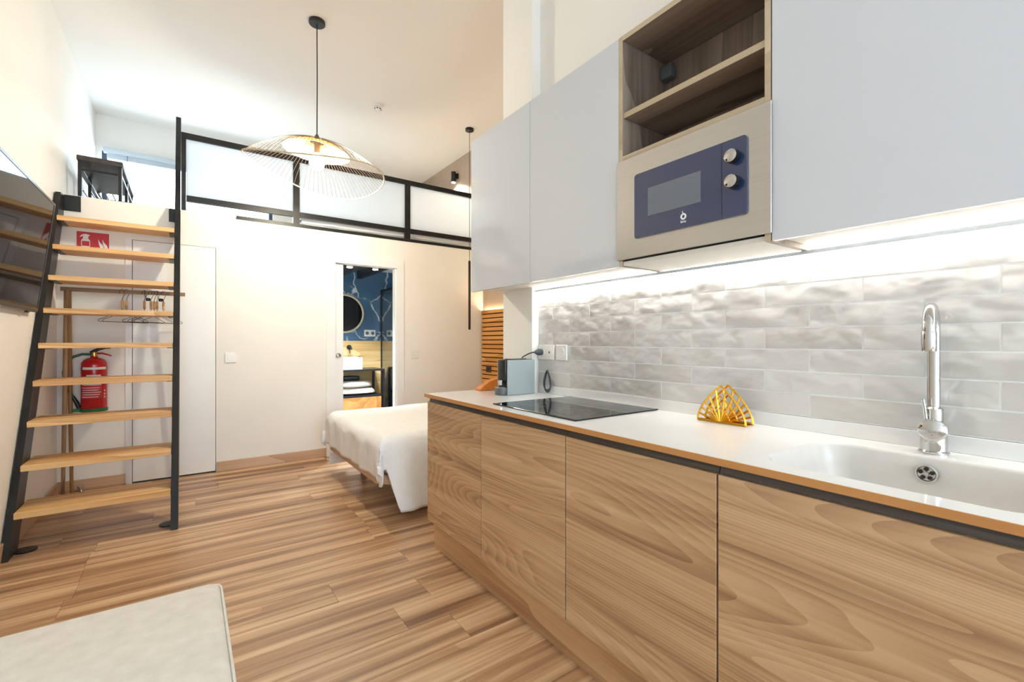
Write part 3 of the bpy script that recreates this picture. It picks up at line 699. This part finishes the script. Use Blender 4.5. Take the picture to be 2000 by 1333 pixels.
def text_obj(name, s, size, loc, rot, m, parent, ext=.0004):
    cu = bpy.data.curves.new(name, 'FONT'); cu.body = s; cu.size = size; cu.align_x = 'CENTER'; cu.extrude = ext
    tmp = bpy.data.objects.new(name, cu); col.objects.link(tmp)
    me = bpy.data.meshes.new_from_object(tmp); bpy.data.objects.remove(tmp); me.materials.append(MATS[m])
    me.name = name
    o = bpy.data.objects.new(name, me); col.objects.link(o); o.parent = parent; o.location = Vector(loc)-wloc(parent); o.rotation_euler = rot
    return o
bm = bmesh.new(); tube(bm, [(XM-.0064, .972+.0085*math.cos(a), 1.652+.0085*math.sin(a)) for a in [2*PI*k/24 for k in range(24)]], .0032, 6, True)
tube(bm, [(XM-.0064, .9735, 1.660), (XM-.0064, .976, 1.672)], .0012, 6); obj('emblem', bm, 'print_white', t)
text_obj('lettering', 'Balay', .011, (XM-.0064, .972, 1.631), (PI/2, 0, -PI/2), 'print_white', t)
# LED profile under the wall units
t = thing('led_strip', 'lit LED strip under the wall cabinets along the tiles', 'light strip', (1.715, .9, 1.50))
bm = bmesh.new(); prism(bm, [(1.690, 1.5155), (1.700, 1.5155), (1.700, 1.508), (1.694, 1.503), (1.690, 1.503)], 1, -.51, 2.15); obj('profile', bm, 'blind', t)
bm = bmesh.new(); prism(bm, [(1.7005, 1.5155), (1.716, 1.5155), (1.7005, 1.5045)], 1, -.51, 2.15); obj('diffuser', bm, 'led_white', t)

# ------------------------------------------------------------------ stair
t = thing('staircase', 'steep open stair with oak treads between black steel stringers', 'stairs', (-.44, 4.3, 0))
RUN, RISE = .1318, .2406; SL = RUN/RISE
def stringer(x0, x1, ztop, zfoot=0.0):
    # side profile in (y, z), sloping bar of horizontal depth .24
    yf = 3.735-SL*.2365+.04
    bm = bmesh.new(); dpt = .18
    zk = (5.045-yf-dpt)/SL; prism(bm, [(yf+SL*zfoot, zfoot), (yf+dpt, zfoot), (5.045, zk), (5.045, ztop), (yf+SL*ztop, ztop)], 0, x0, x1); return bm
# left: stops under the loft edge; right: goes on upward as a rail
bm = stringer(-.832, -.800, 2.372); 
obj('stringer', bm, 'black_steel', t)
yf = 3.735-SL*.2365+.04
bm = bmesh.new(); prism(bm, [(yf, .004), (yf+.19, .004), (5.045, (5.045-yf-.19)/SL), (5.045, 2.41), (yf+.10+SL*3.40, 3.40), (yf+.03+SL*3.40, 3.40)], 0, -.086, -.046)
bmesh.ops.remove_doubles(bm, verts=bm.verts[:], dist=1e-5)
obj('stringer', bm, 'black_steel', t)
for i in range(9):
    z = .2365+RISE*i; yy = 3.735+RUN*i
    ydep = min(.29, 5.03-yy)
    tr = bobj('tread', (-.7985, -.0875, yy, yy+ydep, z-.036, z), 'tread_wood', t, .002, 1, origin='mid')
    for xa in ((-.7985, -.765), (-.121, -.0875)):
        bobj('bracket', (xa[0], xa[1], yy+.03, yy+ydep-.03, z-.041, z-.0365), 'black_steel', tr)
for xc in (-.79, -.07):
    bm = bmesh.new(); lathe(bm, [(.05, .0004), (.05, .0075)], (xc+.03 if xc < -.5 else xc-.03, yf+.14, 0), 20); obj('foot_plate', bm, 'black_steel', t)
bobj('fixing_plate', (-.80, -.70, YW-.008, YW-.0005, 2.255, 2.38), 'black_steel', t)
bobj('fixing_plate', (-.13, -.088, YW-.008, YW-.0005, 2.265, 2.38), 'black_steel', t)
# ------------------------------------------------------------------ loft railing
t = thing('loft_railing', 'black steel loft railing with frosted glass panes', 'railing', (1.5, YW+.025, ZL))
ya, yb = YW+.004, YW+.044
for x0, x1 in ((-.046+.004, -.006), (.876, .936), (2.066, 2.128), (3.07, 3.115)): bobj('post', (x0, x1, ya, yb, ZL, 3.03), 'black_steel', t)
bobj('top_rail', (-.042, 3.115, ya-.004, yb+.004, 3.031, 3.083), 'black_steel', t)
for x0, x1 in ((-.005, .875), (.937, 2.065), (2.129, 3.069)):
    bobj('middle_rail', (x0, x1, ya, yb, 2.471, 2.523), 'black_steel', t)
    bobj('pane', (x0, x1, YW+.018, YW+.026, 2.524, 3.030), 'frost', t)
bobj('bottom_strip', (.38, 3.115, YW-.006, YW-.0005, 2.366, 2.400), 'black_steel', t)
# loft furniture
t = thing('metal_bench', 'low black metal bench with dark top on the loft by the left wall', 'bench', (-.61, 5.85, ZL))
bobj('top', (-.765, -.463, 5.31, 6.37, 2.755, 2.797), 'bench_top', t, .004)
for xx in (-.758, -.495):
    for yy in (5.32, 5.82, 6.335): bobj('leg', (xx, xx+.025, yy, yy+.025, ZL, 2.755), 'black_steel', t)
for xx in (-.758, -.495):
    bobj('side_rail', (xx, xx+.025, 5.346, 5.819, 2.67, 2.69), 'black_steel', t); bobj('side_rail', (xx, xx+.025, 5.846, 6.334, 2.67, 2.69), 'black_steel', t)
for yy in (5.322, 6.337): bobj('cross_rail', (-.732, -.496, yy, yy+.02, 2.67, 2.69), 'black_steel', t)
for k in range(5): bobj('slat', (-.73+k*.048, -.722+k*.048, 5.345, 6.335, 2.50, 2.508), 'black_steel', t)
def cloth_slab(x0, x1, y0, y1, zt, hang, n, m, seed, amp, kfun=None, R=.07, wr=0.0):
    """duvet like sheet: overhang lengths hang = (x0side, x1side, y0side, y1side)"""
    rnd = random.Random(seed); ph = [rnd.uniform(0, 6) for _ in range(12)]
    bm = bmesh.new(); G = []
    xs = [x0-hang[0]+(x1-x0+hang[0]+hang[1])*i/n for i in range(n+1)]; ys = [y0-hang[2]+(y1-y0+hang[2]+hang[3])*j/m for j in range(m+1)]
    for x in xs:
        r = []
        for y in ys:
            ox = (x0+R-x) if x < x0+R else ((x-(x1-R)) if x > x1-R else 0); sx = -1 if x < x0+R else 1
            oy = (y0+R-y)*(kfun(x) if kfun else 1) if y < y0+R else ((y-(y1-R)) if y > y1-R else 0); sy = -1 if y < y0+R else 1
            def fold(o):
                if o <= 0: return 0, 0
                L = R*PI/2
                if o < L: a = o/R; return R*math.sin(a), R*(1-math.cos(a))
                return R, R+(o-L)
            fx, dx = fold(ox); fy, dy = fold(oy)
            px = x if ox <= 0 else ((x0+R)-fx if sx < 0 else (x1-R)+fx)
            py = y if oy <= 0 else ((y0+R)-fy if sy < 0 else (y1-R)+fy)
            dz = max(dx, dy)+.12*min(dx, dy)
            wv = amp*(math.sin(7*x+ph[0]+2*math.sin(3*y+ph[1]))*.5+math.sin(5*y+4*x+ph[2])*.5+.4*math.sin(13*x-9*y+ph[3]))
            pz = zt-dz+wv*(1 if dz < .02 else .3)
            if dy > R*.8: py += sy*(amp*1.6*math.sin(17*x+ph[4]+5*dz)+amp*math.sin(31*x+ph[5]))*min(1, dy/.2) + sy*.02*min(1, dy/.3)
            if dx > R*.8: px += sx*(amp*1.6*math.sin(15*y+ph[6]+4*dz)+amp*math.sin(29*y+ph[7]))*min(1, dx/.2)
            q = Vector((px*5, py*5, pz*2.5+seed))
            if wr:
                nz = mnoise.noise(q)*.6+mnoise.noise(q*2.3)*.4
                if dy > R*.8: py += sy*wr*nz*min(1, dy/.15)*1.6
                elif dx > R*.8: px += sx*wr*nz*min(1, dx/.15)
                else: pz += wr*.35*nz
            r.append(bm.verts.new((px, py, pz)))
        G.append(r)
    for i in range(n):
        for j in range(m): bm.faces.new([G[i][j], G[i+1][j], G[i+1][j+1], G[i][j+1]])
    return bm
def solid(o, th):
    md = o.modifiers.new('thickness', 'SOLIDIFY'); md.thickness = th; md.offset = -1
bm = bmesh.new(); box(bm, .99, 2.99, 5.2, 6.6, ZL+.0005, 2.50); bevel(bm, .03, 3); tag(obj('loft_mattress', bm, 'sheet', None, 60), 'white mattress lying on the loft floor behind the railing', 'mattress')
bm = cloth_slab(.97, 3.01, 5.17, 6.62, 2.535, (.0, .0, .07, .0), 60, 30, 5, .012, None, .05, .02)
o = obj('loft_duvet', bm, 'sheet', None, 180); solid(o, .012); tag(o, 'crumpled white duvet on the loft mattress', 'duvet')
t = thing('wall_spotlight', 'small black cylinder spotlight on the taupe loft wall', 'spotlight', (XR-.05, 5.74, 3.42))
bobj('mount', (XR-.03, XR-.0005, 5.70, 5.76, 3.50, 3.57), 'black_plastic', t, .003, 1)
lobj('cylinder', [(.034, 3.44), (.034, 3.585)], (XR-.066, 5.73, 0), 'black_plastic', t)
lobj('lens', [(.028, 3.4345), (.028, 3.4395)], (XR-.066, 5.73, 0), 'spot_glow', t)
sp = bpy.data.lights.new('spot_beam', 'SPOT'); sp.energy = 60; sp.color = (1, .86, .66); sp.spot_size = math.radians(150); sp.spot_blend = .35; sp.shadow_soft_size = .02
so = bpy.data.objects.new('spot_beam', sp); col.objects.link(so); so.location = (-.016, -.01, .010); so.parent = t

# ------------------------------------------------------------------ bed
t = thing('bed', 'low double bed base with tan frame and mattress behind the worktop', 'bed', (2.07, 3.7, 0))
bm = bmesh.new()
c = .09
poly = [(1.05+c, 3.0), (3.07, 3.0), (3.07, 4.40), (1.05+c, 4.40), (1.05, 4.40-c), (1.05, 3.0+c)]
prism(bm, poly, 2, .235, .300); bevel(bm, .006, 2); obj('base', bm, 'bed_base', t, 35)
for xx in (1.32, 2.9):
    for yy in (3.14, 4.22): lobj('leg', [(.024, .0005), (.028, .235)], (xx, yy, 0), 'black_steel', t, 16)
bm = bmesh.new(); box(bm, 1.085, 3.065, 3.02, 4.38, .3005, .535); bevel(bm, .05, 3); obj('mattress', bm, 'sheet', t, 60)
bm = cloth_slab(1.035, 3.08, 2.975, 4.425, .575, (.25, -.06, .48, .24), 130, 100, 3, .004, lambda x: .47+.53*max(0, min(1, (x-1.085)/.09)), .10, .02)
o = obj('duvet', bm, 'sheet', None, 180); solid(o, .018); tag(o, 'white duvet over the bed with its near side hanging down', 'duvet')
bm = cloth_slab(1.06, 1.25, 4.32, 4.415, .228, (.0, 0, .0, .12), 14, 14, 8, .006)
o = obj('sheet_corner', bm, 'sheet', None, 180); tag(o, 'loose white sheet corner hanging under the far end of the bed', 'sheet'); solid(o, .004)
t = thing('slatted_headboard', 'headboard panel of horizontal wooden slats on dark backing', 'headboard', (XR-.02, 3.7, .3))
bobj('backing', (XR-.020, XR-.0005, 2.55, YW-.016, .30, 1.585), 'slat_back', t)
for k in range(24):
    z = .305+.0545*k; bobj('slat', (XR-.038, XR-.0205, 2.55, YW-.018, z, z+.042), 'slat_wood', t, .0015, 1, origin='mid')
t = thing('headboard_light', 'warm LED strip along the top of the slatted headboard', 'light strip', (XR-.01, 3.7, 1.586))
bobj('diffuser', (XR-.017, XR-.002, 2.6, YW-.05, 1.5855, 1.592), 'led_warm', t)
t = thing('headboard_socket', 'black socket set into the wooden slats', 'socket', (XR-.045, 4.85, .82))
bobj('plate', (XR-.050, XR-.0385, 4.79, 4.90, .82, .905), 'socket_dark', t, .003, 1)
lobj('outlet', [(.022, -.002), (.022, 0)], (XR-.050, 4.845, .8625), 'black_plastic', t, 16, 'x')

# ------------------------------------------------------------------ pendants and detector
PX, PY = .852, 3.91
t = thing('wire_pendant', 'large wire cartwheel pendant lamp with glowing globe bulb', 'pendant lamp', (PX, PY, 2.5))
lobj('canopy', [(.062, ZC-.0005), (.062, ZC-.022), (.056, ZC-.028)], (PX, PY, 0), 'black_plastic', t, 32)
tobj('cord', [(PX, PY, ZC-.028), (PX+.002, PY, 3.3), (PX, PY, 2.86)], .0045, 'black_plastic', t)
lobj('socket_cone', [(.006, 2.875), (.012, 2.865), (.034, 2.815), (.036, 2.80)], (PX, PY, 0), 'wire_brown', t)
def tilt(p):   # the shade hangs slightly askew: lower on the camera-right side
    v = Vector(p)-Vector((PX, PY, 2.80)); right = Vector((math.cos(TH), -math.sin(TH), 0)); 
    return Vector((PX, PY, 2.80)) + v + Vector((0, 0, -.05))*v.dot(right)/.52
def sprof(s, a=0.0):  # 0 hub .. 1 rim; the springy rim sags front and back and lifts at the sides
    r = .05+(.52-.05)*s; z = 2.815-.05*s-.215*s**2.1 + s**2*(.015+.05*math.cos(2*(a+TH))); return r, z
NR = 80
ribs = bmesh.new()
for k in range(NR):
    a = 2*PI*k/NR; Q = []
    for s in [i/7 for i in range(8)]:
        r, z = sprof(s, a); Q.append(tilt((PX+r*math.cos(a), PY+r*math.sin(a), z)))
    b_ = bmesh.new(); tube(b_, Q, .0016, 4)
    obj('rib', b_, 'wire_brown', t)
ribs.free()
def ringo(name, r, z, rad, m):
    tobj(name, [tilt((PX+r*math.cos(a), PY+r*math.sin(a), sprof(1, a)[1] if name == 'outer_ring' else z)) for a in [2*PI*k/72 for k in range(72)]], rad, m, t, 6, True)
r1, z1 = sprof(1); ringo('outer_ring', r1, z1, .0055, 'cane'); ringo('hub_ring', .05, 2.815, .004, 'wire_brown')
bm = bmesh.new(); rings = []
for r, z in ((.052, 2.803), (.12, 2.79), (.19, 2.765), (.25, 2.728)):
    rings.append([bm.verts.new(tilt((PX+r*math.cos(2*PI*k/48), PY+r*math.sin(2*PI*k/48), z+(.004 if k % 2 else 0)))) for k in range(48)])
for A, B in zip(rings, rings[1:]):
    for k in range(48): bm.faces.new([A[k], A[(k+1)%48], B[(k+1)%48], B[k]])
o = obj('inner_shade', bm, 'shade_cream', t, label='pleated cream inner shade'); solid(o, .002)
ringo('inner_ring', .25, 2.728, .003, 'cane')
lobj('lamp_holder', [(.022, 2.80), (.022, 2.72)], (PX, PY, 0), 'wire_brown', t)
lobj('bulb', [(.014, .078), (.02, .066), (.044, .04), (.058, .0), (.052, -.028), (.034, -.048), (.001, -.058)], (PX, PY, 2.64), 'bulb_glow', t, 24)
pl = bpy.data.lights.new('bulb_light', 'POINT'); pl.energy = BULB_W; pl.color = (1, .93, .73); pl.shadow_soft_size = .05
po = bpy.data.objects.new('bulb_light', pl); col.objects.link(po); po.location = (0, 0, 2.545-2.5); po.parent = t
QX, QY = 2.788, 4.823
t = thing('rod_pendant', 'slim black rod pendant lamp hanging over the bed corner', 'pendant lamp', (QX, QY, 1.34))
lobj('canopy', [(.05, ZC-.0005), (.05, ZC-.028), (.046, ZC-.03)], (QX, QY, 0), 'black_plastic', t, 24)
tobj('cord', [(QX, QY, ZC-.03), (QX, QY, 2.18)], .003, 'black_plastic', t, 6)
lobj('rod', [(.014, 1.35), (.0145, 1.36), (.0145, 2.17), (.008, 2.185)], (QX, QY, 0), 'black_steel', t, 16)
lobj('lens', [(.011, 1.345), (.011, 1.3495)], (QX, QY, 0), 'plastic_white', t, 16)
t = thing('smoke_detector', 'small white smoke detector on the ceiling', 'detector', (1.7, 4.93, 3.73))
lobj('base', [(.05, ZC-.0005), (.05, ZC-.014), (.042, ZC-.02)], (1.70, 4.93, 0), 'plastic_white', t)
lobj('sensor', [(.026, ZC-.0205), (.03, ZC-.03), (.03, ZC-.042), (.018, ZC-.05)], (1.70, 4.93, 0), 'plastic_white', t)
for k in range(6):
    a = 2*PI*k/6; bobj('vent', (1.70+.0305*math.cos(a)-.006, 1.70+.0305*math.cos(a)+.006, 4.93+.0305*math.sin(a)-.006, 4.93+.0305*math.sin(a)+.006, ZC-.040, ZC-.031), 'black_plastic', t)

# ------------------------------------------------------------------ left wall and under the stair
t = thing('television', 'large black flat television tilted forward on the left wall', 'television', (-.76, 3.62, 1.40))
def tvx(z): return -.80+(.085)*(z-1.40)/.72
bm = bmesh.new(); prism(bm, [(tvx(1.40)-.026, 1.40), (tvx(1.40), 1.40), (tvx(2.12), 2.12), (tvx(2.12)-.026, 2.12)], 1, 3.0, 4.24); bevel(bm, .004, 2); obj('bezel', bm, 'black_plastic', t, 35)
bm = bmesh.new(); e = .0012
prism(bm, [(tvx(1.425)+.0004, 1.425), (tvx(1.425)+e+.0006, 1.425), (tvx(2.108)+e+.0006, 2.108), (tvx(2.108)+.0004, 2.108)], 1, 3.02, 4.222); obj('screen', bm, 'tv_screen', t)
for a_, b_ in ((3.0, 3.02), (4.222, 4.24)):
    bm = bmesh.new(); prism(bm, [(tvx(1.40)+.0002, 1.40), (tvx(1.40)+.004, 1.40), (tvx(2.12)+.004, 2.12), (tvx(2.12)+.0002, 2.12)], 1, a_, b_); obj('rim', bm, 'black_plastic', t)
for a_, b_ in ((1.40, 1.425), (2.108, 2.12)):
    bm = bmesh.new(); prism(bm, [(tvx(a_)+.0002, a_), (tvx(a_)+.004, a_), (tvx(b_)+.004, b_), (tvx(b_)+.0002, b_)], 1, 3.0205, 4.2215); obj('rim', bm, 'black_plastic', t)
bobj('wall_bracket', (XL+.0005, -.79, 3.5, 3.74, 1.72, 1.90), 'black_steel', t)
bobj('sensor_foot', (tvx(1.4)-.012, tvx(1.4)+.002, 4.02, 4.06, 1.388, 1.40), 'black_plastic', t)
# fire extinguisher sign
t = thing('extinguisher_sign', 'red fire extinguisher pictogram sign on the wall', 'sign', (-.626, YW, 1.90))
bobj('panel', (-.725, -.528, YW-.005, YW-.0005, 1.90, 2.10), 'sign_red', t)
yp0, yp1 = YW-.0058, YW-.0051
bm = bmesh.new()
prism(bm, [(-.698, 1.93), (-.694, 1.93), (-.694, 2.025), (-.648, 2.025), (-.648, 1.93), (-.644, 1.93), (-.644, 2.03), (-.655, 2.045), (-.687, 2.045), (-.698, 2.03)], 1, yp0, yp1)
prism(bm, [(-.688, 2.046), (-.654, 2.046), (-.656, 2.062), (-.645, 2.076), (-.672, 2.084), (-.69, 2.078), (-.708, 2.058), (-.704, 2.054), (-.686, 2.066)], 1, yp0, yp1)
prism(bm, [(-.698, 1.922), (-.644, 1.922), (-.644, 1.985), (-.698, 1.985)], 1, yp0, yp1)
obj('extinguisher_mark', bm, 'print_white', t)
bm = bmesh.new()
for dx in (0, .026):
    prism(bm, [(-.596+dx, 2.05), (-.584+dx, 2.025), (-.566+dx, 2.0), (-.560+dx, 1.975), (-.566+dx, 1.955), (-.582+dx, 1.98), (-.592+dx, 2.01)], 1, yp0, yp1)
prism(bm, [(-.60, 1.985), (-.585, 1.96), (-.57, 1.945), (-.585, 1.935), (-.598, 1.955)], 1, yp0, yp1)
obj('flame_mark', bm, 'print_white', t)
# extinguisher
EX, EY = -.606, 4.935
t = thing('fire_extinguisher', 'red fire extinguisher with green base hanging under the stair', 'extinguisher', (EX, EY, .645))
lobj('cylinder', [(.06, .668), (.076, .672), (.08, .68), (.08, 1.02), (.077, 1.04), (.062, 1.062), (.035, 1.076), (.024, 1.08), (.022, 1.092)], (EX, EY, 0), 'red_paint', t, 36)
bm = bmesh.new(); lathe(bm, [(.082, .650), (.085, .654), (.085, .674), (.082, .678)], (EX, EY, 0), 32); box(bm, EX-.125, EX-.07, EY-.02, EY+.02, .652, .676); obj('base_ring', bm, 'green_plastic', t, 40)
def band(name, z0, z1, a0, a1, m, r=.0806):
    bm = bmesh.new(); n = 16; A = [math.radians(a0+(a1-a0)*k/n) for k in range(n+1)]
    lo = [bm.verts.new((EX+r*math.cos(a), EY+r*math.sin(a), z0)) for a in A]; hi = [bm.verts.new((EX+r*math.cos(a), EY+r*math.sin(a), z1)) for a in A]
    for k in range(n): bm.faces.new([lo[k], lo[k+1], hi[k+1], hi[k]])
    o = obj(name, bm, m, t, 60); solid(o, .0004)
ctr = math.degrees(math.atan2(-EY, -EX))   # towards the camera
band('label_strip', .985, 1.005, ctr-60, ctr+60, 'print_white'); band('label_title', .918, .945, ctr-35, ctr+30, 'print_white'); band('label_text', .755, .905, ctr-70, ctr+35, 'label_red')
band('label_title', .862, .892, ctr-66, ctr+32, 'print_white', .0811)
for k in range(5): band('label_line', .768+.018*k, .773+.018*k, ctr-62+4*(k % 2), ctr+18+6*(k % 3), 'print_white', .0811)
for k in range(3): band('label_mark', .76+.025*k, .772+.025*k, ctr+46, ctr+54, 'print_white', .0811)
lobj('valve', [(.02, 1.092), (.02, 1.12), (.014, 1.126)], (EX, EY, 0), 'brass', t, 16)
tobj('top_lever', [(EX-.02, EY-.004, 1.115), (EX, EY-.004, 1.13), (EX+.03, EY-.004, 1.148), (EX+.07, EY-.004, 1.158), (EX+.10, EY-.004, 1.156)], [.014, .014, .012, .009, .006], 'black_plastic', t)
tobj('carry_handle', [(EX+.015, EY-.004, 1.112), (EX+.05, EY-.004, 1.113), (EX+.085, EY-.004, 1.10), (EX+.105, EY-.004, 1.09)], [.007, .007, .006, .005], 'red_paint', t)
hp = [(EX-.02, EY, 1.105), (EX-.07, EY, 1.107), (EX-.12, EY-.01, 1.088), (EX-.165, EY-.02, 1.04), (EX-.175, EY-.02, .97), (EX-.17, EY-.02, .90), (EX-.15, EY-.015, .83), (EX-.13, EY-.01, .79), (EX-.12, EY-.01, .77)]
tobj('hose', hp, .0095, 'rubber_green', t, 10)
tobj('nozzle', [(EX-.122, EY-.01, .775), (EX-.10, EY-.008, .72), (EX-.088, EY-.006, .68)], [.011, .015, .014], 'black_plastic', t, 12)
# garment rack
t = thing('garment_rack', 'wooden A frame garment rack under the stair', 'garment rack', (-.4, 4.82, 0))
bm = bmesh.new(); box(bm, -.785, -.012, 4.822, 4.848, 1.595, 1.625); obj('hanging_bar', bm, 'rack_wood_x', t)
for xx in (-.745, -.066):
    for yy, yt in ((4.66, 4.81), (4.99, 4.862)):
        bm = bmesh.new(); tube(bm, [(xx, yy, .001), (xx, yt, 1.60)], [.011, .018], 8); obj('leg', bm, 'rack_wood', t, 50)
# hangers
def make_hanger():
    h = thing('clothes_hanger', 'x', 'hanger', (0, 0, 0), 'wire hangers with wooden grips on the garment rack')
    bm = bmesh.new()
    tube(bm, [(0, -.022, .015), (0, -.0245, .005), (0, -.022, .02), (0, -.012, .033), (0, 0, .037), (0, .014, .032), (0, .021, .018), (0, .02, .0), (0, .008, -.022), (0, 0, -.04), (0, 0, -.05)], .0019, 6); obj('hook', bm, 'black_steel', h, 60, local=True)
    bm = bmesh.new(); tube(bm, [(0, 0, -.05), (0, 0, -.055), (0, 0, -.115), (0, 0, -.12)], [.006, .0085, .0085, .006], 8); obj('grip', bm, 'tread_wood', h, 60, local=True)
    bm = bmesh.new(); tube(bm, [(0, .0, -.12), (0, .0, -.135), (0, .04, -.155), (0, .19, -.215), (0, .195, -.223), (0, .188, -.229), (0, -.188, -.229), (0, -.195, -.223), (0, -.19, -.215), (0, -.04, -.155), (0, 0, -.135)], .0019, 6); obj('wire_frame', bm, 'black_steel', h, 60, local=True)
    return h
hx = [(-.425, -.72), (-.398, -.74), (-.285, -.70), (-.243, -.78), (-.222, -.76), (-.203, -.80), (-.160, -.72)]
hl = ['wire hanger at the left end of the row on the rack', 'second wire hanger from the left on the rack', 'wire hanger with a dark clip, left of the bunched hangers', 'first of the bunched wire hangers on the rack', 'middle one of the bunched wire hangers on the rack', 'last of the bunched wire hangers on the rack', 'wire hanger nearest the right stair stringer']
hg = make_hanger()
for i, (xx, rz) in enumerate(hx):
    if i == 0: hg.location = (xx, 4.835, 1.6275-.037+.002); hg.rotation_euler = (0, 0, rz); hg['label'] = hl[0]
    else: copy_tree(hg, (xx, 4.835, 1.6275-.037+.002), hl[i], None, rz)
for xx, nm in ((-.268, 'dark clip hanging by the third hanger'), (-.185, 'dark clip hanging among the bunched hangers')):
    t = thing('hanger_clip', nm, 'clip', (xx, 4.80, 1.53))
    tobj('hook', [(xx-.012, 4.815, 1.628), (xx-.014, 4.81, 1.60), (xx-.012, 4.80, 1.575), (xx, 4.795, 1.56)], .002, 'black_steel', t, 6)
    bm = bmesh.new(); blob(bm, (xx+.008, 4.795, 1.552), .017, .01, .013, 4, 10, 6); obj('clip_body', bm, 'black_plastic', t, 60)
# small turned chrome piece on the floor near the extinguisher
t = thing('door_stop', 'small chrome door stop on the floor by the baseboard', 'door stop', (-.70, 5.0, 0))
lobj('base', [(.022, .0005), (.022, .008), (.012, .012), (.012, .03), (.02, .034), (.02, .05), (.014, .054)], (-.695, 5.0, 0), 'chrome', t, 20)
# light switches
def switch(x0, x1, z0, z1, label):
    t = thing('light_switch', label, 'switch', ((x0+x1)/2, YW, z0))
    bobj('plate', (x0, x1, YW-.009, YW-.0005, z0, z1), 'plastic_white', t, .002, 1)
    bobj('rocker', (x0+.018, x1-.018, YW-.012, YW-.0092, z0+.018, z1-.018), 'plastic_white', t, .001, 1)
switch(.290, .380, 1.01, 1.10, 'white light switch beside the white closet door')
switch(2.135, 2.228, 1.01, 1.10, 'white light switch right of the bathroom doorway')

# ------------------------------------------------------------------ ottoman
t = thing('ottoman', 'pale beige upholstered ottoman in the near left corner', 'ottoman', (-.36, 1.3, 0))
def cushion(x0, x1, y0, y1, z0, z1, r):
    bm = bmesh.new(); box(bm, x0, x1, y0, y1, z0, z1); bevel(bm, r, 4); return bm
obj('seat_cushion', cushion(-.80, .088, .80, 1.740, .33, .452, .03), 'ottoman', t, 60)
obj('body', cushion(-.79, .080, .81, 1.732, .07, .329, .012), 'ottoman', t, 60)
bm = bmesh.new()
zz = .436
tube(bm, [(x, y, zz) for x, y in rrect(-.801, .0885, .799, 1.7405, .035, 6)], .004, 6, True); obj('piping', bm, 'ottoman', t, 60)
for xx in (-.72, .01):
    for yy in (.88, 1.66): lobj('leg', [(.015, .0005), (.022, .07)], (xx, yy, 0), 'black_steel', t, 12)
